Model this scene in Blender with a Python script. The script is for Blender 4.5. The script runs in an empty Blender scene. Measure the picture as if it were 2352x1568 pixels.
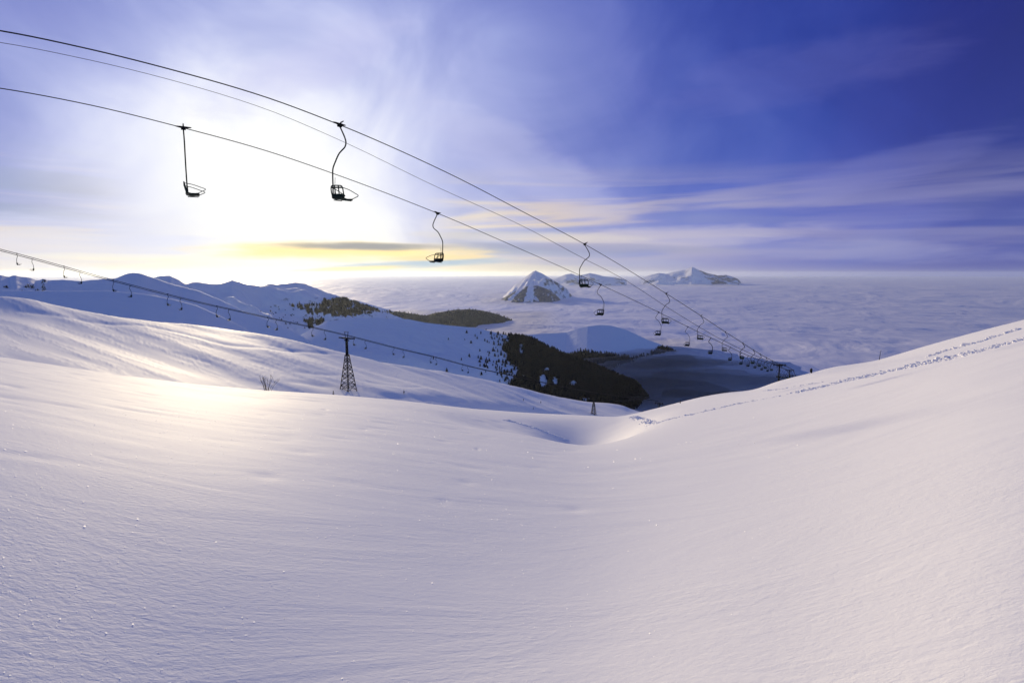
import bpy, math, random
import numpy as np
from mathutils import Vector, Matrix

random.seed(7)
RNG = np.random.default_rng(11)
scn = bpy.context.scene
COL = scn.collection
R = math.radians

# ------------------------------------------------------------------ camera
FPX = 1306.0                      # focal length in pixels of a 2352 x 1568 view
PITCH = math.atan((784 - 628) / FPX)
cam_d = bpy.data.cameras.new('camera')
cam = bpy.data.objects.new('camera', cam_d)
COL.objects.link(cam)
cam_d.sensor_width = 36.0
cam_d.lens = 36.0 * FPX / 2352.0
cam_d.clip_start = 0.05
cam_d.clip_end = 300000.0
cam.location = (0, 0, 0)
cam.rotation_euler = (math.pi / 2 - PITCH, 0, 0)
scn.camera = cam
cp, sp = math.cos(PITCH), math.sin(PITCH)


def ray(px, py):
    """direction with unit forward (camera axis) component, world space"""
    u = (np.asarray(px, float) - 1176) / FPX
    v = (784 - np.asarray(py, float)) / FPX
    return np.stack([u, cp + v * sp, -sp + v * cp], -1)


def polar(px, py):
    d = ray(px, py)
    h = np.hypot(d[..., 0], d[..., 1])
    return np.arctan2(d[..., 0], d[..., 1]), d[..., 2] / h


def at(px, py, depth):
    """world point seen at (px, py) at the given ground distance along Y"""
    d = ray(px, py)
    return d * (np.asarray(depth, float) / d[..., 1])[..., None]


# ------------------------------------------------------------------ maths helpers
def pchip_slopes(x, y):
    h = np.diff(x, axis=-1)
    d = np.diff(y, axis=-1) / h
    m = np.zeros_like(y)
    s = (d[..., :-1] * d[..., 1:]) > 0
    w1 = 2 * h[..., 1:] + h[..., :-1]
    w2 = h[..., 1:] + 2 * h[..., :-1]
    with np.errstate(divide='ignore', invalid='ignore'):
        mm = (w1 + w2) / (w1 / d[..., :-1] + w2 / d[..., 1:])
    m[..., 1:-1] = np.where(s, mm, 0)
    m[..., 0] = d[..., 0]
    m[..., -1] = d[..., -1]
    return m


def pchip(x, y, q):
    """1-D monotone cubic, linear beyond the ends"""
    x = np.asarray(x, float); y = np.asarray(y, float); q = np.asarray(q, float)
    m = pchip_slopes(x[None], y[None])[0]
    i = np.clip(np.searchsorted(x, q) - 1, 0, len(x) - 2)
    h = x[i + 1] - x[i]
    t = np.clip((q - x[i]) / h, 0, 1)
    r = (y[i] * (2 * t**3 - 3 * t**2 + 1) + y[i + 1] * (-2 * t**3 + 3 * t**2)
         + h * m[i] * (t**3 - 2 * t**2 + t) + h * m[i + 1] * (t**3 - t**2))
    r = np.where(q < x[0], y[0], r)
    return np.where(q > x[-1], y[-1], r)


def pix_curve(pts, th, linear=False):
    """tangent of elevation as a function of azimuth, from a traced polyline"""
    p = np.array(pts, float)
    a, te = polar(p[:, 0], p[:, 1])
    if linear:
        return np.interp(th, a, te)
    return pchip(a, te, th)


def px_fun(pts, th):
    """a quantity given along picture columns, as a function of azimuth"""
    p = np.array(pts, float)
    a, _ = polar(p[:, 0], np.full(len(p), 850.0))
    return pchip(a, p[:, 1], th)


PERM = RNG.permutation(512)
PERM = np.concatenate([PERM, PERM, PERM])
GA = RNG.uniform(0, 2 * np.pi, 1024)
GX, GY = np.cos(GA), np.sin(GA)


def perlin(x, y):
    xi = np.floor(x).astype(np.int64); yi = np.floor(y).astype(np.int64)
    xf = x - xi; yf = y - yi
    xi &= 511; yi &= 511
    u = xf * xf * xf * (xf * (xf * 6 - 15) + 10)
    v = yf * yf * yf * (yf * (yf * 6 - 15) + 10)

    def g(ix, iy, fx, fy):
        k = PERM[(PERM[ix & 511] + iy) & 511]
        return GX[k] * fx + GY[k] * fy
    a = g(xi, yi, xf, yf); b = g(xi + 1, yi, xf - 1, yf)
    c = g(xi, yi + 1, xf, yf - 1); d = g(xi + 1, yi + 1, xf - 1, yf - 1)
    return (a + (b - a) * u) + ((c + (d - c) * u) - (a + (b - a) * u)) * v


def fbm(x, y, oct=4, gain=.5):
    s = 0; a = 1.0
    for i in range(oct):
        s = s + a * perlin(x * 2**i + 17.3 * i, y * 2**i - 9.1 * i)
        a *= gain
    return s


def smooth(a, b, x):
    t = np.clip((x - a) / (b - a), 0, 1)
    return t * t * (3 - 2 * t)


# ------------------------------------------------------------------ object helpers
def mesh_np(name, V, F, mat, sm=True, parent=None):
    V = np.ascontiguousarray(V, dtype=np.float32); F = np.ascontiguousarray(F, dtype=np.int32)
    me = bpy.data.meshes.new(name)
    n = F.shape[1]
    me.vertices.add(len(V)); me.vertices.foreach_set('co', V.ravel())
    me.loops.add(F.size); me.loops.foreach_set('vertex_index', F.ravel())
    me.polygons.add(len(F))
    me.polygons.foreach_set('loop_start', np.arange(0, F.size, n, dtype=np.int32))
    me.polygons.foreach_set('loop_total', np.full(len(F), n, dtype=np.int32))
    me.polygons.foreach_set('use_smooth', np.full(len(F), sm, dtype=bool))
    me.update(); me.validate()
    me.materials.append(mat)
    o = bpy.data.objects.new(name, me)
    COL.objects.link(o)
    if parent: o.parent = parent
    return o


def grid_faces(nr, nc, wrap=False):
    i = np.arange(nr - 1)[:, None]
    j = np.arange(nc if wrap else nc - 1)[None]
    j2 = (j + 1) % nc
    f = np.stack([i * nc + j, i * nc + j2, (i + 1) * nc + j2, (i + 1) * nc + j], -1)
    return f.reshape(-1, 4)


def tag(o, label=None, cat=None, group=None, kind=None):
    if label: o['label'] = label
    if cat: o['category'] = cat
    if group: o['group'] = group
    if kind: o['kind'] = kind
    return o


def empty(name, loc=(0, 0, 0), rz=0.0):
    o = bpy.data.objects.new(name, None)
    o.empty_display_size = .2
    o.location = loc; o.rotation_euler = (0, 0, rz)
    COL.objects.link(o)
    return o


def copy_tree(o, parent=None):
    c = o.copy(); COL.objects.link(c)
    c.parent = parent
    for ch in list(o.children):
        copy_tree(ch, c)
    return c


class MB:
    """collects shapes, links them as ONE mesh object"""
    def __init__(s):
        s.v = []; s.f = []

    def add(s, v, f):
        n = len(s.v)
        s.v += [tuple(p) for p in v]
        s.f += [tuple(i + n for i in q) for q in f]

    def box(s, c, d, rot=None):
        c = Vector(c); pts = []
        for x in (-1, 1):
            for y in (-1, 1):
                for z in (-1, 1):
                    p = Vector((x * d[0] / 2, y * d[1] / 2, z * d[2] / 2))
                    if rot: p = rot @ p
                    pts.append(c + p)
        s.add(pts, [(0, 1, 3, 2), (4, 6, 7, 5), (0, 4, 5, 1), (2, 3, 7, 6), (0, 2, 6, 4), (1, 5, 7, 3)])

    def tube(s, pts, rad, n=8, closed=False, caps=True):
        pts = [Vector(p) for p in pts]
        m = len(pts)
        rads = rad if isinstance(rad, (list, tuple)) else [rad] * m
        prev = None; vs = []
        for i, p in enumerate(pts):
            if closed:
                t = pts[(i + 1) % m] - pts[i - 1]
            else:
                t = pts[min(i + 1, m - 1)] - pts[max(i - 1, 0)]
            t.normalize()
            if prev is None:
                a = Vector((0, 0, 1)) if abs(t.z) < .9 else Vector((1, 0, 0))
                u = t.cross(a).normalized()
            else:
                u = (prev - t * prev.dot(t)).normalized()
            prev = u
            w = t.cross(u)
            for k in range(n):
                a = 2 * math.pi * k / n
                vs.append(p + (u * math.cos(a) + w * math.sin(a)) * rads[i])
        fs = []
        for i in range(m if closed else m - 1):
            j = (i + 1) % m
            for k in range(n):
                l = (k + 1) % n
                fs.append((i * n + k, i * n + l, j * n + l, j * n + k))
        if caps and not closed:
            fs.append(tuple(range(n - 1, -1, -1)))
            fs.append(tuple((m - 1) * n + k for k in range(n)))
        s.add(vs, fs)

    def disc(s, c, axis, rad, th, n=14):
        c = Vector(c); a = Vector(axis).normalized()
        s.tube([c - a * th / 2, c - a * th * .3, c + a * th * .3, c + a * th / 2],
               [rad * .93, rad, rad, rad * .93], n)

    def build(s, name, mat, parent=None, smooth=True):
        me = bpy.data.meshes.new(name)
        me.from_pydata(s.v, [], s.f); me.update()
        me.polygons.foreach_set('use_smooth', [smooth and len(p.vertices) == 4 for p in me.polygons])
        if hasattr(me, 'set_sharp_from_angle') and smooth:
            me.set_sharp_from_angle(angle=R(40))
        me.materials.append(mat)
        o = bpy.data.objects.new(name, me); COL.objects.link(o)
        if parent: o.parent = parent
        return o


def bez(pts, n=5):
    """catmull-rom resample"""
    P = [Vector(p) for p in pts]
    P = [P[0] * 2 - P[1]] + P + [P[-1] * 2 - P[-2]]
    out = []
    for i in range(1, len(P) - 2):
        for k in range(n):
            t = k / n
            out.append(.5 * ((2 * P[i]) + (-P[i - 1] + P[i + 1]) * t
                       + (2 * P[i - 1] - 5 * P[i] + 4 * P[i + 1] - P[i + 2]) * t * t
                       + (-P[i - 1] + 3 * P[i] - 3 * P[i + 1] + P[i + 2]) * t**3))
    out.append(P[-2])
    return out


# ------------------------------------------------------------------ node helpers
class NT:
    def __init__(s, tree): s.t = tree; s.n = tree.nodes; s.l = tree.links

    def new(s, typ, **kw):
        n = s.n.new(typ)
        for k, v in kw.items(): setattr(n, k, v)
        return n

    def put(s, sock, val):
        if isinstance(val, bpy.types.NodeSocket): s.l.new(val, sock)
        elif val is not None: sock.default_value = val

    def math(s, op, a, b=None, c=None, clamp=False):
        n = s.new('ShaderNodeMath', operation=op, use_clamp=clamp)
        s.put(n.inputs[0], a); s.put(n.inputs[1], b)
        if c is not None: s.put(n.inputs[2], c)
        return n.outputs[0]

    def vmath(s, op, a, b=None, out=0):
        n = s.new('ShaderNodeVectorMath', operation=op)
        s.put(n.inputs[0], a)
        if b is not None: s.put(n.inputs[1], b)
        return n.outputs[out]

    def ramp(s, fac, stops, interp='LINEAR'):
        n = s.new('ShaderNodeValToRGB')
        r = n.color_ramp; r.interpolation = interp
        while len(r.elements) < len(stops): r.elements.new(.5)
        for e, (p, c) in zip(r.elements, stops):
            e.position = p
            e.color = (c, c, c, 1) if isinstance(c, (int, float)) else (*c, 1)
        s.put(n.inputs[0], fac)
        return n.outputs[0]

    def mix(s, fac, a, b, blend='MIX'):
        n = s.new('ShaderNodeMix', data_type='RGBA', blend_type=blend, clamp_factor=True)
        s.put(n.inputs[0], fac)
        s.put(n.inputs[6], (*a, 1) if isinstance(a, tuple) else a)
        s.put(n.inputs[7], (*b, 1) if isinstance(b, tuple) else b)
        return n.outputs[2]

    def noise(s, vec, scale, detail=4, rough=.5, dist=0.0):
        n = s.new('ShaderNodeTexNoise')
        s.put(n.inputs['Vector'], vec)
        n.inputs['Scale'].default_value = scale
        n.inputs['Detail'].default_value = detail
        n.inputs['Roughness'].default_value = rough
        n.inputs['Distortion'].default_value = dist
        return n.outputs[0]

    def mapping(s, vec, scale=(1, 1, 1), rot=(0, 0, 0), loc=(0, 0, 0)):
        n = s.new('ShaderNodeMapping')
        s.put(n.inputs['Vector'], vec)
        n.inputs['Scale'].default_value = scale
        n.inputs['Rotation'].default_value = rot
        n.inputs['Location'].default_value = loc
        return n.outputs[0]

    def bump(s, h, dist, strength=1.0, normal=None):
        n = s.new('ShaderNodeBump')
        n.inputs['Strength'].default_value = strength
        n.inputs['Distance'].default_value = dist
        s.put(n.inputs['Height'], h)
        if normal is not None: s.put(n.inputs['Normal'], normal)
        return n.outputs[0]


def material(name):
    m = bpy.data.materials.new(name); m.use_nodes = True
    nt = NT(m.node_tree)
    b = m.node_tree.nodes['Principled BSDF']
    return m, nt, b


def simple_mat(name, col, rough=.6, metal=0.0, spec=.5, var=.25, vscale=8.0):
    m, nt, b = material(name)
    tc = nt.new('ShaderNodeTexCoord').outputs['Object']
    n = nt.noise(tc, vscale, 4)
    c = nt.mix(n, tuple(x * (1 - var) for x in col), tuple(min(1, x * (1 + var)) for x in col))
    nt.put(b.inputs['Base Color'], c)
    b.inputs['Roughness'].default_value = rough
    b.inputs['Metallic'].default_value = metal
    b.inputs['Specular IOR Level'].default_value = spec
    return m


# ------------------------------------------------------------------ light
SUN_AZ, _ = polar(575.0, 628.0); SUN_AZ = float(SUN_AZ)
SUN_EL = R(8.8)
sdir = Vector((math.sin(SUN_AZ) * math.cos(SUN_EL), math.cos(SUN_AZ) * math.cos(SUN_EL), math.sin(SUN_EL)))
sun_d = bpy.data.lights.new('sun', 'SUN')
sun_d.energy = 4.1
sun_d.angle = R(3.0)
sun_d.color = (1.0, .82, .50)
sun = bpy.data.objects.new('sun', sun_d); COL.objects.link(sun)
sun.rotation_euler = sdir.to_track_quat('Z', 'Y').to_euler()

world = bpy.data.worlds.new('World'); scn.world = world
world.use_nodes = True
w = NT(world.node_tree)
bg = world.node_tree.nodes['Background']
sky = w.new('ShaderNodeTexSky')
sky.sky_type = 'NISHITA'; sky.sun_disc = False
sky.sun_elevation = SUN_EL; sky.sun_rotation = SUN_AZ
sky.altitude = 1800
tc = w.new('ShaderNodeTexCoord').outputs['Generated']
sep = w.new('ShaderNodeSeparateXYZ'); w.put(sep.inputs[0], tc)
nx, ny, nz = sep.outputs
gel = R(7.5)
gdir = (math.sin(SUN_AZ + .065) * math.cos(gel), math.cos(SUN_AZ + .065) * math.cos(gel), math.sin(gel))
# planar projection of the high cirrus layer
den = w.math('ADD', w.math('MAXIMUM', nz, 0.0), .10)
cmb = w.new('ShaderNodeCombineXYZ')
w.put(cmb.inputs[0], w.math('DIVIDE', nx, den)); w.put(cmb.inputs[1], w.math('DIVIDE', ny, den))
plane = cmb.outputs[0]
STREAK = R(-22)
pr = w.mapping(plane, rot=(0, 0, -STREAK))
st1 = w.noise(w.mapping(pr, (.75, .13, 1), loc=(3.1, 1.4, 0)), 1.0, 4, .55, .6)
st2 = w.noise(w.mapping(pr, (2.6, .30, 1), loc=(7.1, 2.4, 0)), 1.0, 4, .62, .8)
cir = w.math('ADD', w.math('MULTIPLY', st1, .62), w.math('MULTIPLY', st2, .38))
cir = w.ramp(cir, [(.38, 0.0), (.56, .45), (.80, 1.0)], 'EASE')
# angle to the glow centre, bent by the thin cloud so the aureole is uneven
dot = w.vmath('DOT_PRODUCT', w.vmath('NORMALIZE', tc), gdir, out=1)
ang = w.math('MULTIPLY', w.math('ARCCOSINE', w.math('MINIMUM', dot, .999999)), 180 / math.pi / 180)
big = w.noise(w.mapping(tc, (1, 1, 1.3)), 3.2, 5, .55, .8)
angw = w.math('ADD', ang, w.math('MULTIPLY', w.math('SUBTRACT', big, .5), -.13))
D = 180.0
base = w.ramp(angw, [(0, (1.10, 1.10, 1.10)), (4 / D, (1.08, 1.08, 1.08)), (7 / D, (.98, 1.0, 1.06)), (12 / D, (.58, .63, .93)),
                     (17 / D, (.26, .32, .70)), (23 / D, (.13, .175, .54)), (33 / D, (.055, .092, .43)), (46 / D, (.016, .034, .29)),
                     (58 / D, (.0065, .007, .11)), (75 / D, (.010, .018, .11)), (95 / D, (.07, .13, .36)), (130 / D, (.11, .21, .49)), (1, (.12, .23, .52))], 'B_SPLINE')
hz = w.ramp(ang, [(0, (1.10, 1.06, .94)), (9 / D, (1.06, .98, .74)), (17 / D, (.98, .84, .46)), (25 / D, (.82, .72, .48)),
                  (33 / D, (.50, .47, .50)), (45 / D, (.28, .27, .46)), (60 / D, (.14, .145, .38)), (110 / D, (.12, .17, .36)), (1, (.11, .17, .36))])
# soft brightening of the blue towards the horizon
lowmid = w.ramp(angw, [(0, (1.08, 1.08, 1.05)), (6 / D, (1.06, 1.05, 1.02)), (12 / D, (.92, .92, .99)), (19 / D, (.66, .69, .92)), (27 / D, (.45, .51, .85)), (37 / D, (.19, .27, .73)),
                      (49 / D, (.075, .16, .70)), (60 / D, (.07, .11, .50)), (90 / D, (.08, .14, .38)), (1, (.13, .23, .50))], 'B_SPLINE')
fm = w.math('POWER', 2.718, w.math('MULTIPLY', w.math('MAXIMUM', nz, 0.0), -1 / .19))
fh = w.math('POWER', 2.718, w.math('MULTIPLY', w.math('ABSOLUTE', nz), -1 / .035))
c = w.mix(w.math('MULTIPLY', fm, .85), base, lowmid)
# cirrus veil
veil = w.ramp(ang, [(0, (1.1, 1.1, 1.1)), (8 / D, (1.02, 1.02, 1.02)), (15 / D, (.58, .60, .90)), (27 / D, (.32, .33, .74)), (40 / D, (.15, .165, .60)),
                    (58 / D, (.05, .05, .33)), (1, (.15, .2, .4))])
vf = w.math('MULTIPLY', cir, w.ramp(nz, [(0, .75), (.12, .50), (.3, .36), (.5, .18)]))
c = w.mix(vf, c, veil)
c = w.mix(w.math('MULTIPLY', fh, .92), c, hz)
# low stratus streaks near the horizon: grey-blue bodies with bright rims
el_az = w.new('ShaderNodeCombineXYZ')
az = w.math('ARCTAN2', nx, ny)
w.put(el_az.inputs[0], az); w.put(el_az.inputs[1], nz)
bands = w.noise(w.mapping(el_az.outputs[0], (1.3, 21, 1), rot=(0, 0, 0.0), loc=(2.35, .62, 0)), 1.0, 5, .5, .35)
win = w.math('MULTIPLY', w.ramp(nz, [(.012, 0.0), (.04, 1.0), (.09, 1.0), (.19, 0.0)], 'EASE'),
             w.ramp(ang, [(11 / D, 0.0), (17 / D, 1.0), (60 / D, .9), (95 / D, 0.0)], 'EASE'))
body = w.math('MULTIPLY', w.ramp(bands, [(.48, 0.0), (.66, 1.0)], 'EASE'), win)
rimf = w.math('MULTIPLY', w.ramp(bands, [(.32, 0.0), (.44, 1.0), (.56, 0.0)], 'EASE'), win)
rimc = w.ramp(ang, [(10 / D, (1.1, .95, .60)), (24 / D, (1.05, .82, .42)), (36 / D, (.66, .58, .56)), (55 / D, (.34, .33, .52)), (1, (.2, .2, .4))])
bodc = w.ramp(ang, [(8 / D, (.75, .66, .5)), (20 / D, (.30, .37, .50)), (36 / D, (.30, .33, .52)), (55 / D, (.20, .22, .50)), (1, (.1, .12, .3))])
c = w.mix(w.math('MULTIPLY', rimf, .50), c, rimc)
c = w.mix(w.math('MULTIPLY', body, .55), c, bodc)
# one long dark lens-shaped cloud beside the glow
LNZ = w.noise(w.mapping(el_az.outputs[0], (9, 60, 1)), 1.0, 4)


def lens(px, py, halfw, halfh, tilt=0.0):
    a0, t0 = polar(float(px), float(py))
    dx = w.math('SUBTRACT', az, float(a0)); dz = w.math('SUBTRACT', w.math('SUBTRACT', nz, float(t0)), w.math('MULTIPLY', dx, tilt))
    wob = w.math('MULTIPLY', w.math('SUBTRACT', LNZ, .5), 1.3)
    q = w.math('ADD', w.math('POWER', w.math('DIVIDE', w.math('ABSOLUTE', dx), halfw), 2.0),
               w.math('POWER', w.math('DIVIDE', w.math('ABSOLUTE', dz), halfh), 2.0))
    q = w.math('ADD', q, wob)
    return w.ramp(q, [(.0, 1.0), (1.1, 0.0)], 'EASE')
SNZ = w.noise(w.mapping(el_az.outputs[0], (5, 24, 1)), 1.0, 4, .62, .5)


def streak(x0, y0, x1, y1, hh, amt, soft=2.2):
    a0, t0 = polar(float(x0), float(y0)); a1, t1 = polar(float(x1), float(y1))
    t0 = t0 / math.hypot(1, t0); t1 = t1 / math.hypot(1, t1)
    dx = w.math('SUBTRACT', az, float((a0 + a1) / 2))
    tl = float((t1 - t0) / (a1 - a0))
    dz = w.math('SUBTRACT', w.math('SUBTRACT', nz, float((t0 + t1) / 2)), w.math('MULTIPLY', dx, tl))
    wob = w.math('MULTIPLY', w.math('SUBTRACT', SNZ, .5), soft)
    q = w.math('ADD', w.math('POWER', w.math('DIVIDE', w.math('ABSOLUTE', dx), float(abs(a1 - a0) / 2)), 2.0),
               w.math('POWER', w.math('DIVIDE', w.math('ABSOLUTE', dz), hh), 2.0))
    return w.math('MULTIPLY', w.ramp(w.math('ADD', q, wob), [(0.0, 1.0), (1.1, 0.0)], 'EASE'), amt)


for a_ in [(1750, 470, 2450, 255, .032, .17, (.30, .31, .66)), (1700, 545, 2500, 415, .032, .20, (.34, .33, .62)), (1500, 555, 2500, 590, .020, .40, (.36, .37, .60)),
           (850, 180, 1500, 520, .060, .26, (.66, .66, .88)), (1150, 560, 2000, 520, .022, .55, (.55, .52, .66)), (380, 260, 1000, 20, .05, .35, (.62, .62, .9)),
           (900, 535, 1500, 548, .012, .5, (.80, .74, .66)), (1000, 560, 1750, 575, .010, .60, (.34, .35, .52)), (1080, 598, 1700, 606, .008, .4, (.40, .42, .62)),
           (-300, 560, 500, 560, .05, .55, (.75, .78, .98)), (1500, 230, 2300, 60, .05, .16, (.20, .20, .55))]:
    c = w.mix(streak(*a_[:6]), c, a_[6])
c = w.mix(lens(810, 577, .27, .020), c, (1.15, .90, .42))
c = w.mix(w.math('MULTIPLY', lens(850, 566, .175, .0085), .9), c, (.30, .32, .37))
c = w.mix(w.math('MULTIPLY', lens(960, 607, .19, .009, .05), .8), c, (.38, .54, .68))
c = w.mix(w.math('MULTIPLY', lens(1010, 592, .12, .006, .03), .7), c, (1.05, .80, .40))
c = w.mix(w.math('MULTIPLY', lens(770, 622, .16, .007, .06), .9), c, (1.15, .88, .30))
c = w.mix(w.math('MULTIPLY', lens(250, 603, .20, .010), .28), c, (.98, .86, .66))
c = w.mix(w.math('MULTIPLY', lens(300, 590, .18, .007), .25), c, (1.2, 1.1, .72))
# below the horizon: far, pale
nis = w.new('ShaderNodeMix', data_type='RGBA', blend_type='ADD')
nis.inputs[0].default_value = 1.0
w.put(nis.inputs[6], c)
w.put(nis.inputs[7], w.mix(1.0, sky.outputs[0], (.0004, .0004, .0004), 'MULTIPLY'))
w.put(bg.inputs['Color'], nis.outputs[2])
bg.inputs['Strength'].default_value = 1.0

scn.view_settings.view_transform = 'Standard'
scn.view_settings.look = 'None'
scn.view_settings.exposure = 0.0
scn.view_settings.gamma = 1.0
scn.render.engine = 'CYCLES'
scn.cycles.max_bounces = 8
scn.cycles.volume_bounces = 6
scn.cycles.transparent_max_bounces = 16


# ------------------------------------------------------------------ materials
def snow_mat(name, near=False):
    m, nt, b = material(name)
    o = nt.new('ShaderNodeTexCoord').outputs['Object']
    n1 = nt.noise(o, .05 if near else .006, 5)
    col = nt.mix(n1, (.84, .86, .92), (.92, .92, .94))
    nt.put(b.inputs['Base Color'], col)
    b.inputs['Roughness'].default_value = .70
    b.inputs['Specular IOR Level'].default_value = .04
    if near:
        # wind crust: short lateral ripples, grains, small drifts
        wv = nt.mapping(o, (1.6, 3.0, 1.4), rot=(0, 0, R(8)))
        r1 = nt.noise(wv, 6.5, 6, .66, .3)
        r2 = nt.noise(nt.mapping(o, (.30, .9, .6), rot=(0, 0, R(14))), .8, 6, .62, .8)
        gr = nt.noise(o, 55, 3, .6)
        dist = nt.vmath('LENGTH', o, out=1)
        kn = nt.ramp(nt.math('DIVIDE', dist, 60.0), [(0, 1.0), (.35, .55), (1, .12)])
        kn = nt.math('MULTIPLY', kn, nt.ramp(nt.noise(o, .16, 4, .6), [(.34, .25), (.66, 1.15)]))
        h = nt.math('MULTIPLY', nt.math('ADD', r1, nt.math('MULTIPLY', gr, .22)), kn)
        bn = nt.bump(h, .022, .6)
        bn = nt.bump(r2, .06, .4, bn)
        nt.put(b.inputs['Normal'], bn)
    else:
        r1 = nt.noise(nt.mapping(o, (1, 1.8, 1)), .03, 6, .6)
        bn = nt.bump(r1, 4.0, .5)
        nt.put(b.inputs['Normal'], bn)
    return m


M_snow = snow_mat('snow_near', True)
M_hill = snow_mat('snow_far')


def hill_mat(name, dark, lo, hi, scale, seedloc):
    """snow with rock and scrub showing through, and shade painted on a peak flank"""
    m = snow_mat(name)
    nt = NT(m.node_tree); b = m.node_tree.nodes['Principled BSDF']
    o = nt.new('ShaderNodeTexCoord').outputs['Object']
    src = b.inputs['Base Color'].links[0].from_socket
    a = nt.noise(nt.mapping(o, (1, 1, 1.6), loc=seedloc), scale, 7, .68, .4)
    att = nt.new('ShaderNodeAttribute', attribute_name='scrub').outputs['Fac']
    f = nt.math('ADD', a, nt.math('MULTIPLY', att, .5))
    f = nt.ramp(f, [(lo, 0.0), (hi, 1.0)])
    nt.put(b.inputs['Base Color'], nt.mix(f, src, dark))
    return m


M_scrub = hill_mat('scrub_snow', (.014, .022, .026), .66, .78, .022, (11, 3, 5))
M_forestfloor = hill_mat('forest_floor', (.012, .014, .014), .80, .90, .03, (1, 7, 2))
M_darkforest = simple_mat('fir_foliage', (.006, .008, .008), .95, 0, 0.0, .5, .05)
M_olive = hill_mat('olive_forest', (.050, .052, .036), .62, .72, .03, (4, 4, 4))
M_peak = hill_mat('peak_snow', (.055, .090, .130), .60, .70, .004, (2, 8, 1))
M_steel = simple_mat('dark_painted_steel', (.008, .009, .008), .7, .0, .08, .3, 3)
M_green = simple_mat('dark_green_seat', (.006, .018, .010), .6, 0, .2, .3, 5)
M_rope = simple_mat('steel_rope', (.010, .010, .010), .8, .0, .2, .2, 20)
M_rust = simple_mat('rusty_lattice_steel', (.022, .015, .011), .75, .2, .3, .4, 2)
M_twig = simple_mat('bare_twig', (.12, .085, .055), .85, 0, .2, .3, 5)
M_bark = simple_mat('dark_bark', (.03, .024, .018), .9, 0, .2, .3, 3)
M_clod = simple_mat('snow_clods', (.90, .90, .93), .6, 0, .3, .03, 6)

# ------------------------------------------------------------------ near terrain (one polar sheet)
A_px = [(-700, 760), (-200, 800), (0, 824), (150, 847), (300, 868), (450, 884), (600, 895), (765, 907), (927, 921), (1110, 941), (1260, 951),
        (1416, 958), (1450, 952), (1505, 939), (1560, 925), (1620, 911), (1670, 903), (1725, 897), (1790, 876), (1860, 858), (1920, 843),
        (1955, 838), (2010, 829), (2060, 815), (2120, 797), (2180, 780), (2260, 758), (2352, 735), (2600, 680), (3000, 640)]
RA = [(-700, 40), (0, 46), (300, 52), (640, 62), (765, 66), (927, 72), (1110, 82), (1416, 100), (1505, 112), (1620, 128), (1725, 138),
      (1790, 140), (1860, 136), (1945, 122), (2060, 104), (2180, 88), (2352, 72), (3000, 60)]
C1_px = [(-700, 700), (-200, 770), (0, 792), (200, 815), (400, 842), (600, 872), (800, 893), (927, 905), (1100, 925), (1300, 958), (1416, 966),
         (1480, 962), (1560, 958), (1700, 935), (1790, 905), (1850, 880), (2000, 870), (2352, 800), (3000, 700)]
RC1 = [(-700, 180), (0, 205), (400, 210), (800, 217), (927, 225), (1100, 270), (1300, 360), (1416, 415), (1480, 430), (1560, 300), (1700, 250), (1790, 240), (2352, 200), (3000, 200)]
C2_px = [(-700, 640), (-200, 682), (0, 685), (60, 689), (130, 704), (190, 717), (250, 728), (330, 736), (400, 742), (500, 750), (560, 759), (600, 765), (700, 788), (800, 814),
         (900, 837), (1000, 851), (1100, 869), (1180, 886), (1230, 901), (1290, 912), (1330, 919), (1370, 924), (1400, 926), (1430, 931), (1450, 939), (1480, 948), (1560, 958), (1700, 935),
         (1790, 915), (1850, 885), (2000, 880), (2352, 810), (3000, 700)]
RC2 = [(-700, 330), (0, 330), (400, 330), (800, 325), (1000, 360), (1200, 430), (1370, 500), (1480, 540), (1560, 430), (1700, 360), (1790, 330), (2352, 300), (3000, 300)]


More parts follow.
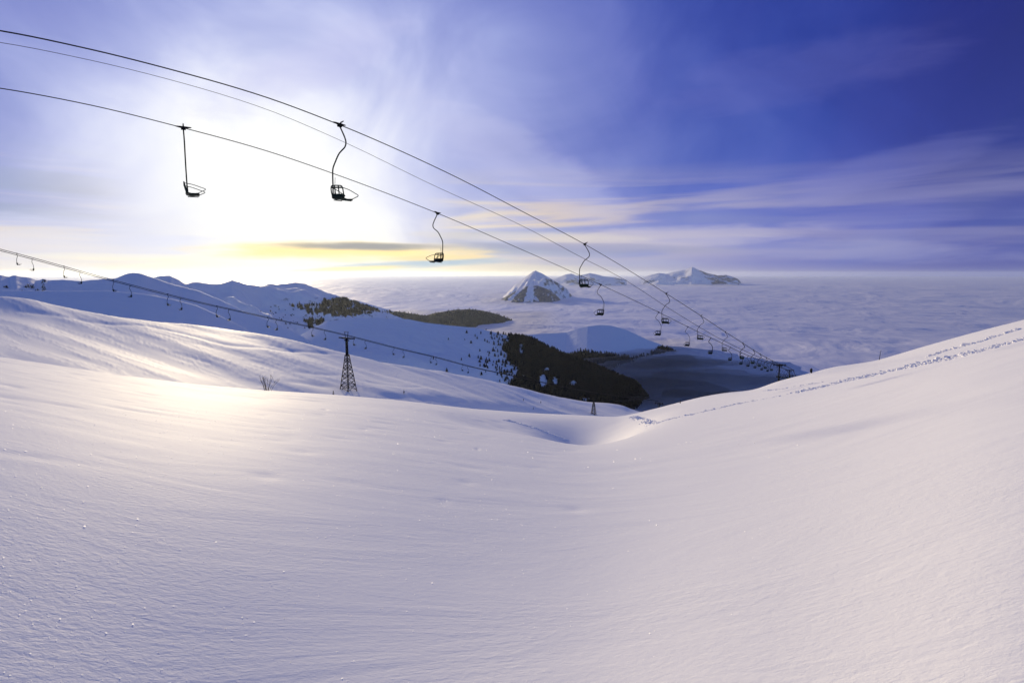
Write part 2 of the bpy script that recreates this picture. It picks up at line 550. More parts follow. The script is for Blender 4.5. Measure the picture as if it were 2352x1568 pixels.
def near_field(th):
    """knots r, z per azimuth"""
    teA = pix_curve(A_px, th); rA = px_fun(RA, th)
    te1 = pix_curve(C1_px, th); r1 = px_fun(RC1, th)
    te2 = pix_curve(C2_px, th); r2 = px_fun(RC2, th)
    k = np.ones(9) / 9
    def sm(a, n=9):
        kk = np.ones(n) / n
        p = np.concatenate([np.full(n, a[0]), a, np.full(n, a[-1])])
        return np.convolve(p, kk, 'same')[n:-n]
    teA = sm(teA, 13); te1 = sm(te1, 31); te2 = sm(te2, 9); rA = sm(sm(rA, 101), 101); r1 = sm(r1, 31); r2 = sm(r2, 31)
    teS = sm(sm(teA, 161), 161)
    c = 1.75 / rA**2; s = teS + 3.5 / rA
    K = []
    for f in (0.0, .15, .3, .45, .6, .7, .8, .9, 1.0, 1.1):
        r = rA * f; K.append((r, -1.75 + s * r - c * r * r + (teA - teS) * r * smooth(.35, .95, f)))
    right = smooth(1450, 1600, np.interp(th, polar(np.linspace(-700, 3000, 60), np.full(60, 850.))[0], np.linspace(-700, 3000, 60)))
    zb = teA * rA
    # hidden dip behind the first crest
    rd = rA + (r1 - rA) * .42
    K.append((rd, np.minimum(teA * rd - 3.0, te1 * r1 + (1 - right) * .02 * (r1 - rd))))
    rd2 = rA + (r1 - rA) * .72
    zl = te1 * r1 * .985
    K.append((rd2, np.where(right > .5, teA * rd2 - 7, te1 * r1 - .002 * (r1 - rd2) - .6)))
    K.append((r1, te1 * r1))
    for f in (.35, .7, 1.0):
        r = r1 + (r2 - r1) * f
        t = te1 + (te2 - te1) * (f ** .8)
        K.append((r, t * r))
    K.append((r2 * 1.10, te2 * r2 * 1.10 - 5))
    K.append((r2 * 1.35, te2 * r2 * 1.35 - 45))
    K.append((r2 * 1.8, np.minimum(te2 * r2 * 1.8 - 130, -150)))
    K.append((r2 * 2.4, np.full_like(r2, -330.0)))
    return np.stack([a for a, b in K], -1), np.stack([b for a, b in K], -1)


TH = np.concatenate([np.linspace(-180, -52, 60, endpoint=False), np.linspace(-52, 52, 1500, endpoint=False), np.linspace(52, 180, 60, endpoint=False)]) * np.pi / 180
RR = np.concatenate([[0.02], np.geomspace(.6, 900, 760)])
kr, kz = near_field(np.clip(TH, R(-56), R(56)))
km = pchip_slopes(kr, kz)
Z = np.zeros((len(RR), len(TH)))
ar = np.arange(len(TH))
for i, r in enumerate(RR):
    j = np.clip((kr <= r).sum(1) - 1, 0, kr.shape[1] - 2)
    x0 = kr[ar, j]; x1 = kr[ar, j + 1]; h = x1 - x0
    t = np.clip((r - x0) / h, 0, 1)
    Z[i] = (kz[ar, j] * (2 * t**3 - 3 * t**2 + 1) + kz[ar, j + 1] * (-2 * t**3 + 3 * t**2)
            + h * km[ar, j] * (t**3 - 2 * t**2 + t) + h * km[ar, j + 1] * (t**3 - t**2))
XX = RR[:, None] * np.sin(TH)[None]; YY = RR[:, None] * np.cos(TH)[None]
THg = np.broadcast_to(TH[None], Z.shape); RRg = np.broadcast_to(RR[:, None], Z.shape)


def gauss(px, py, r, dpx, dr, rot=0.0):
    a, _ = polar(float(px), float(py)); a2, _ = polar(float(px + dpx), float(py))
    u = (THg - a) / (a2 - a); v = (RRg - r) / dr
    return np.exp(-(u * u + v * v))


# little wind-scoured pits, longer than wide, in the upper part of the near slope
rsp = np.random.default_rng(5)
for k in range(330):
    a0 = float(polar(rsp.uniform(-60, 1350), 950.)[0]); r0 = 8 + 46 * rsp.random() ** .8
    da = .22 * rsp.lognormal(0, .45) / r0 * (1 + r0 * .03); dr = .10 + .011 * r0
    j0, j1 = np.searchsorted(TH, [a0 - 3 * da, a0 + 3 * da]); i0, i1 = np.searchsorted(RR, [r0 - 3 * dr, r0 + 3 * dr])
    if j1 - j0 < 2 or i1 - i0 < 2: continue
    uu_ = (TH[j0:j1][None] - a0) / da; vv_ = (RR[i0:i1][:, None] - r0 + (TH[j0:j1][None] - a0) * r0 * .3) / dr
    Z[i0:i1, j0:j1] -= (.008 + .0008 * r0) * rsp.uniform(.3, 1.3) * np.exp(-uu_**2 - vv_**2)
# the blue hollow in front of the far bank
Z -= 3.2 * gauss(1345, 985, 44, 115, 14) + 1.0 * gauss(1140, 985, 40, 110, 12) * smooth(20, 30, RRg)
# near-left ground sunk so it turns from the sun and darkens; gentle undulation
Z -= .75 * np.exp(-(RRg / 6.5)**2) * (1 - smooth(-.70, .45, THg)) * smooth(-2.2, -1.2, THg)
und = fbm(XX * .045, YY * .03, 3)
Z += und * .35 * smooth(6, 40, RRg) * (1 - smooth(45, 80, RRg))
Z += fbm(XX * .25 + 5, YY * .6, 3) * .020 * smooth(3, 15, RRg) * (1 - smooth(60, 100, RRg))
# wind-carved drifts on the lift slope: streaks running down to the right
ca, sa = math.cos(R(-24)), math.sin(R(-24))
U = XX * ca + YY * sa; W = -XX * sa + YY * ca
mC = smooth(150, 190, RRg)
st = fbm(U * .018, W * .085, 5, .55)
ridge = 1 - np.abs(st) * 2.4
Z += mC * (1 - smooth(420, 620, RRg)) * (fbm(U * .006 + 3, W * .018, 3) * 2.0)
Z += mC * (1 - smooth(500, 700, RRg)) * (np.clip(ridge, 0, 1)**4 * .16 + fbm(U * .035 + 8, W * .20, 4) * .07)
# wind-blown scarps and drift lips on the left shoulder of that slope
def scarp(pts, depth, width):
    """a lip traced across the ground: snow drops away on its near side"""
    global Z
    P = []
    for (px, py) in pts:
        a, te = polar(float(px), float(py))
        j = int(np.argmin(np.abs(TH - a)))
        rr = RR[np.argmax((Z[:, j] >= te * RR) & (RR > 130))]
        P.append((float(a), rr))
    P = np.array(P)
    rl = pchip(P[:, 0], P[:, 1], TH)
    print('scarp', P[:, 1].round()); wgt = smooth(P[0, 0], P[0, 0] + .03, TH) * (1 - smooth(P[-1, 0] - .03, P[-1, 0], TH))
    d = (RRg - rl[None]) / width
    Z -= .5 * depth * wgt[None] * np.exp(-np.clip(d + .5, -9, 9)**2 * 2) * 1.0


for pts, dp, wd in [
    ([(0, 716), (120, 722), (250, 744), (330, 747), (400, 760), (520, 790), (600, 796), (700, 806), (790, 815)], .75, 5),
    ([(500, 722 + 40), (560, 772), (620, 783)], .6, 4), ([(600, 790), (640, 797), (690, 812)], .6, 4),
    ([(660, 850), (740, 858), (800, 862)], .5, 4), ([(640, 872), (700, 878), (780, 890)], .7, 5),
    ([(820, 872), (900, 884), (1000, 893)], .5, 5), ([(860, 905), (960, 912), (1090, 925)], .9, 6)]:
    scarp(pts, dp, wd)
# small scoured mounds by the saplings
V = np.stack([XX, YY, Z], -1).reshape(-1, 3)


def near_z(th, r):
    th = np.asarray(th, float); r = np.asarray(r, float)
    j = np.clip(np.searchsorted(TH, th) - 1, 0, len(TH) - 2)
    i = np.clip(np.searchsorted(RR, r) - 1, 0, len(RR) - 2)
    u = (th - TH[j]) / (TH[j + 1] - TH[j]); v = (r - RR[i]) / (RR[i + 1] - RR[i])
    return (Z[i, j] * (1 - u) * (1 - v) + Z[i, j + 1] * u * (1 - v) + Z[i + 1, j] * (1 - u) * v + Z[i + 1, j + 1] * u * v)


def hit(px, py, rmin=1.0):
    """first ground point of the near slope seen at (px, py)"""
    a, te = polar(float(px), float(py))
    j = int(np.argmin(np.abs(TH - a)))
    ok = (Z[:, j] >= te * RR) & (RR > rmin)
    if not ok.any(): return None
    i = int(np.argmax(ok)); r = RR[i]
    return np.array([r * math.sin(a), r * math.cos(a), Z[i, j]])


slope = mesh_np('snow_slope', V, grid_faces(len(RR), len(TH), True)[:, ::-1], M_snow)
tag(slope, 'near snow slopes, smooth and sparkling, falling into a hollow', 'snow', kind='structure')


# ------------------------------------------------------------------ hills
class Hill:
    pass


def hill(name, pts, rc, front, back, sf, sb, mat, amp=(20, 120), seed=0.0, label=None, dth=.0009, floor=-330.0,
         crest_amp=0.0, nr=150, scrub=None, conv=1.0, ridges=1.0):
    p = np.array(pts, float)
    a, _ = polar(p[:, 0], p[:, 1])
    th = np.arange(a[0], a[-1], dth)
    te = np.interp(th, a, polar(p[:, 0], p[:, 1])[1])
    k = 5; te = np.convolve(np.concatenate([np.full(k, te[0]), te, np.full(k, te[-1])]), np.ones(k) / k, 'same')[k:-k]
    rcv = px_fun(rc, th) if isinstance(rc, list) else np.full_like(th, rc)
    if crest_amp:
        tn = fbm(th * 65 + seed, th * 0 + seed, 3, .55) * crest_amp
    else:
        tn = np.zeros_like(th)
    q = np.concatenate([-np.geomspace(1, .004, nr)**1.0, [0], np.geomspace(.01, 1, nr // 3)])
    r = rcv[None] + np.where(q[:, None] < 0, q[:, None] * front, q[:, None] * back)
    d = r - rcv[None]; d0 = d
    zc = (te * rcv)[None] + (tn * rcv)[None] * np.exp(-np.abs(d0) / (amp[1] * .35))
    drop = np.where(d < 0, sf * np.abs(d) ** conv * (front ** (1 - conv)), sb * d)
    x = r * np.sin(th)[None]; y = r * np.cos(th)[None]
    ad = np.abs(d)
    A, L = amp
    n = fbm(x / L + seed, y / L - seed, 5) * A * np.clip(ad / (L * 1.2), 0, 1)
    rg = (1 - np.abs(fbm(x / (L * 1.7) + 3 + seed, y / (L * 3.2), 4)) * 2) * A * .8 * ridges * np.clip(ad / (L * 1.5), 0, 1)
    z = np.maximum(zc - drop + n + rg - A * .3 * np.clip(ad / L, 0, 1), floor)
    o = mesh_np(name, np.stack([x, y, z], -1).reshape(-1, 3), grid_faces(len(q), len(th))[:, ::-1], mat)
    if scrub is not None:
        X = x.ravel(); Y = y.ravel(); Zv = z.ravel()
        px, py = project(X, Y, Zv)
        val = scrub(px, py)
        at_ = o.data.attributes.new('scrub', 'FLOAT', 'POINT')
        at_.data.foreach_set('value', val.astype(np.float32))
    tag(o, label, 'mountain', kind='structure')
    H = Hill(); H.o = o; H.x = x; H.y = y; H.z = z; H.nf = nr
    return H


def project(X, Y, Zv):
    dep = Y * cp - Zv * sp
    up = Y * sp + Zv * cp
    return 1176 + FPX * X / dep, 784 - FPX * up / dep


def inpoly(px, py, poly):
    c = np.zeros(px.shape, bool); n = len(poly)
    for i in range(n):
        x0, y0 = poly[i]; x1, y1 = poly[(i + 1) % n]
        if y0 == y1: continue
        k = ((y0 > py) != (y1 > py)) & (px < (x1 - x0) * (py - y0) / (y1 - y0) + x0)
        c ^= k
    return c


def ell(px, py, cx, cy, rx, ry):
    return ((px - cx) / rx)**2 + ((py - cy) / ry)**2 < 1


D1 = [(-500, 640), (-200, 634), (0, 631), (20, 636), (33, 631), (50, 636), (70, 638), (88, 645), (100, 640), (113, 644), (143, 642), (186, 646), (233, 641), (266, 639), (283, 632),
      (296, 627), (316, 627), (335, 632), (350, 637), (400, 654), (450, 666), (493, 683), (533, 701), (566, 718), (616, 735), (666, 756), (700, 775), (760, 830)]
D1b = [(-500, 660), (100, 668), (250, 668), (330, 675), (400, 688), (450, 701), (500, 723), (533, 739), (560, 753), (600, 780), (650, 830)]
D2 = [(250, 660), (330, 645), (350, 638), (370, 634), (390, 633), (410, 643), (426, 653), (440, 648), (455, 649), (476, 651), (503, 653), (520, 648), (533, 644), (550, 648), (566, 653), (600, 658), (616, 651), (633, 654),
      (660, 651), (680, 649), (700, 652), (716, 658), (750, 671), (784, 683), (807, 691), (846, 704), (873, 712), (900, 722), (960, 745), (1010, 780)]
D2b = [(700, 690), (760, 690), (795, 685), (830, 693), (870, 705), (893, 711), (930, 724), (970, 742)]
D3 = [(760, 735), (800, 724), (840, 716), (873, 714), (912, 715), (945, 720), (977, 725), (1003, 718), (1040, 712), (1076, 710), (1100, 712), (1120, 716), (1140, 721), (1159, 728), (1185, 739), (1215, 752), (1260, 775)]
E = [(560, 840), (640, 800), (690, 770), (723, 751), (750, 738), (794, 732), (860, 731), (938, 733), (977, 741), (1029, 747), (1094, 753), (1133, 762), (1172, 772), (1218, 778),
     (1257, 798), (1300, 818), (1376, 845), (1420, 864), (1462, 881), (1490, 915), (1520, 965), (1560, 1010)]
F = [(1080, 812), (1150, 785), (1200, 770), (1240, 766), (1275, 765), (1300, 763), (1325, 755), (1350, 749), (1380, 746), (1405, 748), (1435, 756), (1460, 767), (1485, 779), (1505, 786), (1520, 792), (1550, 808), (1600, 850)]
G1 = [(1110, 700), (1145, 690), (1165, 672), (1180, 656), (1205, 638), (1222, 625), (1230, 621), (1240, 626), (1255, 634), (1275, 646), (1290, 655), (1303, 664), (1318, 686)]
G1b = [(1105, 705), (1145, 691), (1165, 679), (1185, 668), (1210, 657), (1235, 656), (1255, 663), (1270, 671), (1281, 681), (1290, 692), (1298, 708)]
G2 = [(1260, 646), (1280, 638), (1300, 630), (1312, 628), (1325, 633), (1340, 631), (1355, 627), (1370, 630), (1385, 634), (1410, 637), (1440, 643)]
G3 = [(1470, 640), (1495, 631), (1515, 627), (1530, 629), (1545, 625), (1560, 622), (1575, 619), (1590, 613), (1605, 620), (1625, 627), (1650, 633), (1668, 631), (1683, 636), (1694, 640), (1702, 648)]

dE = [(1165, 768), (1181, 768), (1257, 790), (1300, 812), (1376, 840), (1462, 872), (1500, 905), (1560, 1020), (1300, 1020), (1160, 930), (1173, 885), (1189, 859), (1195, 846), (1180, 838), (1163, 824), (1168, 812), (1153, 803), (1171, 785)]
holes = [(1248, 877, 10, 17), (1275, 878, 6, 12), (1257, 850, 7, 6), (1316, 881, 9, 7), (1197, 803, 6, 14), (1345, 918, 13, 4), (1190, 850, 9, 5), (1207, 863, 10, 3)]


def wob(px, py, s=9.0, a=5.0):
    return px + a * perlin(px / s + 40, py / s), py + a * .6 * perlin(px / s, py / s + 40)


def dense_E(px, py):
    x, y = wob(px, py)
    m = inpoly(x, y, dE)
    for h in holes: m &= ~ell(x, y, *h)
    return m.astype(float)


def dens_E(px, py):
    x, y = wob(px, py, 14, 9)
    s = smooth(1085, 1175, x) * .20 + smooth(960, 1100, x) * .05 * (perlin(px / 16, py / 11 + 3) > .15)
    s = s * (perlin(px / 7, py / 5 + 9) > -.12)
    return s


fF = [(1285, 822), (1318, 810), (1335, 807), (1365, 808), (1400, 812), (1450, 821), (1485, 817), (1500, 808), (1515, 797), (1530, 792), (1640, 860), (1640, 900), (1285, 900)]


def dense_F(px, py):
    x, y = wob(px, py, 8, 4)
    return inpoly(x, y, fF).astype(float)


pD2 = [(664, 702), (700, 699), (730, 701), (745, 690), (765, 688), (790, 682), (806, 690), (875, 714), (850, 720), (790, 727), (760, 724), (735, 721), (715, 719), (690, 710)]
qD2 = [(700, 738), (712, 730), (728, 735), (745, 733), (750, 736), (735, 745), (722, 752), (708, 752)]


def dense_D2(px, py):
    x, y = wob(px, py, 10, 9)
    x, y = wob(x, y, 4, 3)
    return (inpoly(x, y, pD2) | inpoly(x, y, qD2)) * (1 - .75 * (perlin(px / 13, py / 9) > .12))


def scrub_D2(px, py):
    x, y = wob(px, py, 20, 14)
    return .30 * smooth(500, 700, x) * smooth(650, 690, y) * (perlin(px / 30, py / 12) + .6) + .62 * dense_D2(px, py) - .05


def scrub_D1(px, py):
    x, y = wob(px, py, 6, 5)
    m_ = np.zeros(px.shape)
    for e_ in [(31, 674, 8, 5), (66, 658, 12, 5), (86, 669, 7, 6), (100, 664, 4, 16), (14, 659, 5, 3), (53, 671, 6, 3), (10, 645, 12, 3), (75, 648, 12, 2.5), (99, 645, 5, 5), (42, 684, 10, 2), (125, 672, 2, 2)]:
        m_ = np.maximum(m_, ell(x, y, *e_).astype(float))
    return np.full(px.shape, -.4)


hill_D3 = hill('forested_hill', D3, 3000, 1150, 900, .22, .4, M_olive, (30, 160), 3.0, 'olive brown wooded hill rising out of the cloud', crest_amp=.0006,
               scrub=lambda px, py: np.full(px.shape, .9) - .85 * (1 - smooth(850, 940, px + 20 * perlin(px / 9, py / 4))))
hill_D2b = hill('snow_shoulder', D2b, 3600, 900, 500, .25, .4, M_hill, (20, 200), 4.0, 'pale snowy shoulder behind the blue ridge')
hill_D2 = hill('snow_ridge', D2, [(250, 1900), (550, 2000), (700, 2300), (1010, 2500)], 1100, 700, .20, .5, M_scrub, (42, 230), 1.0,
               'blue shaded snowy ridge with scrub under the sunset glow', crest_amp=.0016, scrub=scrub_D2)
hill_D1 = hill('snow_mountain', D1, 1150, 560, 400, .22, .5, M_scrub, (12, 180), 2.0, 'deep blue shaded snow mountain on the left', crest_amp=.0010, scrub=scrub_D1, ridges=.5)
hill_D1b = hill('snow_spur', D1b, 760, 300, 250, .25, .5, M_hill, (5, 150), 6.0, 'smooth snow spur dropping to the right', ridges=.4)
hill_E = hill('wooded_hill', E, 1200, 620, 700, .30, .42, M_forestfloor, (16, 150), 5.0, 'blue snowy hillside that turns into dark forest', scrub=dense_E, nr=260, ridges=.9)
hill_F = hill('snow_dome', F, 1880, 560, 500, .30, .4, M_forestfloor, (6, 200), 7.0, 'smooth blue snow dome behind the forest', scrub=dense_F, nr=200, ridges=.3)
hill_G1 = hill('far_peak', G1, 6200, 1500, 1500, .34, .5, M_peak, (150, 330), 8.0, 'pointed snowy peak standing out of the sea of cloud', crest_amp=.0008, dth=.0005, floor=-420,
               scrub=lambda px, py: .36 * smooth(1230, 1252, wob(px, py, 10, 9)[0] - (py - 622) * .25) + .22 * perlin(px / 6, py / 9) - .12)  # shade of the right flank painted in as darker colour, plus mottling
hill_G1b = hill('far_foothill', G1b, 5400, 700, 900, .30, .5, M_peak, (80, 220), 9.0, 'dark wooded foothill below the pointed peak', crest_amp=.0006, dth=.0005, floor=-420,
                scrub=lambda px, py: (lambda px, py: np.full(px.shape, .62) + .25 * perlin(px / 7, py / 6) - .50 * smooth(1209, 1213, px + (py - 670) * .4) * (1 - smooth(1223, 1229, px)) - .5 * smooth(1170, 1176, px + (py - 680)) * (1 - smooth(1182, 1188, px + (py - 680))))(*wob(px, py, 8, 6)))
hill_G2 = hill('far_ridge', G2, 13000, 2500, 2500, .25, .4, M_peak, (140, 900), 10.0, 'low snowy ridge on the horizon behind the near peak', crest_amp=.0005, dth=.0005, floor=-420,
               scrub=lambda px, py: .02 + .14 * smooth(634, 640, py))
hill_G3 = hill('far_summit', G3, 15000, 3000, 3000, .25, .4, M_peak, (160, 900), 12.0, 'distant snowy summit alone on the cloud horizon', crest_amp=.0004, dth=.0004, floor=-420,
               scrub=lambda px, py: 0.30 * smooth(1594, 1604, px - (py - 613) * .9) + .05)  # colour darker right of the summit

# ------------------------------------------------------------------ sea of cloud
CZ = -250.0
th = np.linspace(R(-60), R(60), 1300)
rr = np.geomspace(700, 60000, 620)
x = rr[:, None] * np.sin(th)[None]; y = rr[:, None] * np.cos(th)[None]
rg = np.broadcast_to(rr[:, None], x.shape)
ca, sa = math.cos(R(12)), math.sin(R(12))
u = x * ca + y * sa; v = -x * sa + y * ca
wx = fbm(u / 2600, v / 2600, 3) * 900
n = fbm((u + wx) / 480, (v + wx * .4) / 900, 5, .52)
n2 = fbm((u + wx) / 130 + 7, v / 240, 4, .55)
n3 = fbm(u / 2400 + 2, v / 5200, 3)
z = CZ + n * (15 + 12 * (1 - smooth(2200, 3800, rg))) * (.7 + .6 * smooth(1200, 6000, rg)) + n2 * 1.3 + n3 * 22 * smooth(1500, 5000, rg) - 10 * (1 - smooth(900, 1700, rg))
m, nt, b = material('cloud_top')
o = nt.new('ShaderNodeTexCoord').outputs['Object']
nn = nt.noise(nt.mapping(o, (1.5, .8, 1)), .0032, 6, .55, .8)
nt.put(b.inputs['Base Color'], (.94, .92, .91, 1))
b.inputs['Roughness'].default_value = 1.0
b.inputs['Specular IOR Level'].default_value = 0.0
tr = nt.new('ShaderNodeBsdfTranslucent'); tr.inputs['Color'].default_value = (.94, .92, .90, 1)
bn = nt.bump(nn, 36, .5)
nt.put(b.inputs['Normal'], bn); nt.put(tr.inputs['Normal'], bn)
mx = nt.new('ShaderNodeMixShader'); mx.inputs[0].default_value = .5
nt.l.new(b.outputs[0], mx.inputs[1]); nt.l.new(tr.outputs[0], mx.inputs[2])
gl = nt.new('ShaderNodeBsdfGlossy'); gl.inputs['Color'].default_value = (1.0, .98, .95, 1); gl.inputs['Roughness'].default_value = .6; gl.distribution = 'MULTI_GGX'
nt.put(gl.inputs['Normal'], bn)
mg = nt.new('ShaderNodeMixShader'); mg.inputs[0].default_value = .5
nt.l.new(mx.outputs[0], mg.inputs[1]); nt.l.new(gl.outputs[0], mg.inputs[2])
nt.l.new(mg.outputs[0], m.node_tree.nodes['Material Output'].inputs['Surface'])
M_cloud = m
cl = mesh_np('cloud_sea', np.stack([x, y, z], -1).reshape(-1, 3), grid_faces(len(rr), len(th))[:, ::-1], M_cloud)
tag(cl, 'sea of cloud filling the valley to the horizon', 'cloud', kind='structure')


# soft mist banks lying on the cloud and against the hills: lens-shaped closed volumes
def mist_mat(name, dens, g, colr):
    mm_ = bpy.data.materials.new(name); mm_.use_nodes = True
    for n_ in list(mm_.node_tree.nodes):
        if n_.type != 'OUTPUT_MATERIAL': mm_.node_tree.nodes.remove(n_)
    mt_ = NT(mm_.node_tree)
    vp = mt_.new('ShaderNodeVolumePrincipled'); vp.inputs['Color'].default_value = (*colr, 1)
    vp.inputs['Density'].default_value = dens; vp.inputs['Anisotropy'].default_value = g
    mt_.l.new(vp.outputs[0], mm_.node_tree.nodes['Material Output'].inputs['Volume'])
    return mm_


M_mist = mist_mat('mist', .0017, .2, (1.0, 1.0, 1.0))


def bank(px, py, r, a, b, h, rot, mat, seed, label):
    az_, te_ = polar(float(px), float(py))
    nu, nv = 40, 20
    uu = np.linspace(0, 2 * np.pi, nu, endpoint=False); vv_ = np.linspace(0, np.pi, nv)
    X = np.sin(vv_)[:, None] * np.cos(uu)[None]; Y = np.sin(vv_)[:, None] * np.sin(uu)[None]; Q = np.cos(vv_)[:, None] + 0 * X
    n_ = 1 + .55 * fbm(X * 1.6 + seed * 3.1, Y * 1.6 + Q * 1.1 + seed, 3)
    X = X * a * n_; Y = Y * b * n_; Q = Q * h * n_
    c_, s_ = math.cos(rot), math.sin(rot)
    o_ = mesh_np('mist_bank', np.stack([X * c_ - Y * s_, X * s_ + Y * c_, Q], -1).reshape(-1, 3), grid_faces(nv, nu, True), mat)
    o_.location = (r * math.sin(az_), r * math.cos(az_), te_ * r)
    tag(o_, label, 'mist', kind='stuff')


for k, q in enumerate([(1515, 905, 1130, 150, 130, 20, .3), (1545, 855, 1330, 260, 190, 26, .1), (1560, 822, 1720, 200, 200, 18, 0), (1640, 885, 1230, 200, 130, 16, -.1), (1500, 838, 1480, 180, 120, 20, .1),
                       (1630, 935, 1060, 180, 110, 18, 0), (1570, 852, 1450, 240, 160, 14, .2), (1560, 880, 1250, 260, 120, 24, 0),
                       (1480, 822, 1600, 120, 90, 18, 0)]):
    bank(*q, M_mist, k, 'soft grey mist against the dark hills in the valley')
# ------------------------------------------------------------------ forests
def tree_proto(n=6, tiers=3, seed=0):
    rs = np.random.default_rng(seed)
    v = []; f = []
    for t in range(tiers):
        z0 = .08 + .30 * t; z1 = z0 + .42 + .05 * t
        rad = .30 * (1 - t / (tiers + .6))
        base = len(v)
        for k in range(n):
            a = 2 * math.pi * (k + .5 * t) / n
            rk = rad * rs.uniform(.65, 1.25)
            v.append((rk * math.cos(a), rk * math.sin(a), z0 + rs.uniform(-.05, .05)))
        v.append((rs.uniform(-.03, .03), rs.uniform(-.03, .03), min(z1, 1.0)))
        for k in range(n):
            f.append((base + k, base + (k + 1) % n, base + n))
    return np.array(v), np.array(f)


PROT = [tree_proto(6, 3, s) for s in range(5)]


def scatter_px(H, dens, n, seed, front_only=True):
    """random points on the visible face of a hill; density given per picture place"""
    rs = np.random.default_rng(seed)
    nr, nc = H.x.shape
    out = []
    area = None
    i = rs.integers(0, H.nf + 6, n * 6); j = rs.integers(0, nc - 1, n * 6)
    # weight rows by their real spacing
    rad = np.hypot(H.x, H.y)
    dr = np.abs(np.diff(rad[:, 0])); dr = np.append(dr, dr[-1])
    wgt = dr[i] / dr[:H.nf].max()
    keep = rs.random(len(i)) < wgt
    i = i[keep]; j = j[keep]
    u = rs.random(len(i)); v = rs.random(len(i))
    i2 = np.minimum(i + 1, nr - 1)
    def bl(G): return (G[i, j] * (1 - u) * (1 - v) + G[i, j + 1] * u * (1 - v) + G[i2, j] * (1 - u) * v + G[i2, j + 1] * u * v)
    X, Y, Q = bl(H.x), bl(H.y), bl(H.z)
    px, py = project(X, Y, Q)
    k = rs.random(len(X)) < dens(px, py)
    return np.stack([X[k], Y[k], Q[k]], -1)


def forest(name, pts, hmin, hmax, label, cat='forest', seed=0, kind='stuff', wide=1.0):
    rs = np.random.default_rng(seed)
    VV = []; FF = []; n = 0
    for p in pts:
        pv, pf = PROT[rs.integers(0, len(PROT))]
        h = rs.uniform(hmin, hmax); a = rs.uniform(0, 6.28); wdt = h * rs.uniform(.8, 1.25) * wide
        c_, s_ = math.cos(a), math.sin(a)
        q = np.stack([(pv[:, 0] * c_ - pv[:, 1] * s_) * wdt, (pv[:, 0] * s_ + pv[:, 1] * c_) * wdt, pv[:, 2] * h - .3], -1) + p
        VV.append(q); FF.append(pf + n); n += len(pv)
    o = mesh_np(name, np.concatenate(VV), np.concatenate(FF), M_darkforest, False)
    tag(o, label, cat, kind=kind)
    return o


pe = scatter_px(hill_E, dense_E, 110000, 3)
pe = pe[RNG.permutation(len(pe))[:15000]]
forest('forest', pe, 5, 11, 'black dense forest covering the hillside down to the mist', seed=2)
pf_ = scatter_px(hill_F, dense_F, 40000, 4)
pf_ = pf_[RNG.permutation(len(pf_))[:3500]]
forest('forest', pf_, 6, 13, 'dark forest edge at the foot of the blue snow dome', seed=3)
p2 = scatter_px(hill_D2, lambda a, b_: dense_D2(a, b_) * .9, 60000, 5)
p2 = p2[RNG.permutation(len(p2))[:3000]]
forest('forest', p2, 6, 12, 'dark green wood patch on the far shaded ridge', seed=4)
p3 = scatter_px(hill_D3, lambda a, b_: np.full(a.shape, .5), 30000, 6)
p3 = p3[RNG.permutation(len(p3))[:4500]]
fo3 = forest('forest', p3, 6, 12, 'olive wood on the low hill in front of the cloud sea', seed=5)
M_olivetree = simple_mat('olive_foliage', (.035, .038, .026), .9, 0, .1, .4, .05)
fo3.data.materials.clear(); fo3.data.materials.append(M_olivetree)

def rock_spots(px, py):
    x, y = wob(px, py, 6, 5)
    m_ = np.zeros(px.shape)
    for e_ in [(31, 674, 8, 5), (66, 658, 13, 5), (86, 669, 8, 6), (100, 664, 4, 17), (14, 659, 5, 3), (53, 671, 6, 3), (99, 645, 4, 4), (42, 684, 10, 2), (125, 672, 2, 2), (20, 680, 4, 2)]:
        m_ = np.maximum(m_, ell(x, y, *e_).astype(float))
    return m_ * (perlin(px / 2.6, py / 1.9) > .12)


pk = scatter_px(hill_D1, rock_spots, 260000, 15)
pk = pk[RNG.permutation(len(pk))[:1400]]
forest('rock_scrub', pk, .7, 2.2, 'dark rocks and scrub breaking through the snow at the far left', 'rocks', seed=8, wide=2.2)
pj = scatter_px(hill_D2, lambda a_, b_: (.10 * smooth(560, 720, a_) * smooth(672, 705, b_) * (perlin(a_ / 22, b_ / 9) > .12)), 120000, 17)
pj = pj[RNG.permutation(len(pj))[:900]]
forest('scrub', pj, 2.0, 5.0, 'sparse scrub dotted over the far shaded ridge', 'scrub', seed=9, wide=1.6)

# countable trees scattered over the snow beside the forest, one object each
ps = scatter_px(hill_E, dens_E, 60000, 9)
qx, qy = project(ps[:, 0], ps[:, 1], ps[:, 2])
keep = (dense_E(qx, qy) < .5) & (qx < 1200) & (qx > 860) & (qy < pchip([p[0] for p in C2_px], [p[1] for p in C2_px], qx))
ps = ps[keep]
ps = ps[RNG.permutation(len(ps))[:230]]
crown = {}
for k, (pv, pf) in enumerate(PROT):
    me = bpy.data.meshes.new('crown'); me.from_pydata([tuple(a) for a in pv], [], [tuple(int(i) for i in a) for a in pf]); me.update()
    me.materials.append(M_darkforest); crown[k] = me
for k, p in enumerate(ps):
    o = bpy.data.objects.new('fir_tree', crown[k % 5]); COL.objects.link(o)
    h = random.uniform(4, 9)
    o.location = (p[0], p[1], p[2] - .3); o.scale = (h * random.uniform(.8, 1.3), h * random.uniform(.8, 1.3), h)
    o.rotation_euler = (0, 0, random.uniform(0, 6.28))
    tag(o, 'small dark fir scattered on the blue snow left of the dense forest', 'tree', 'firs scattered beside the forest')

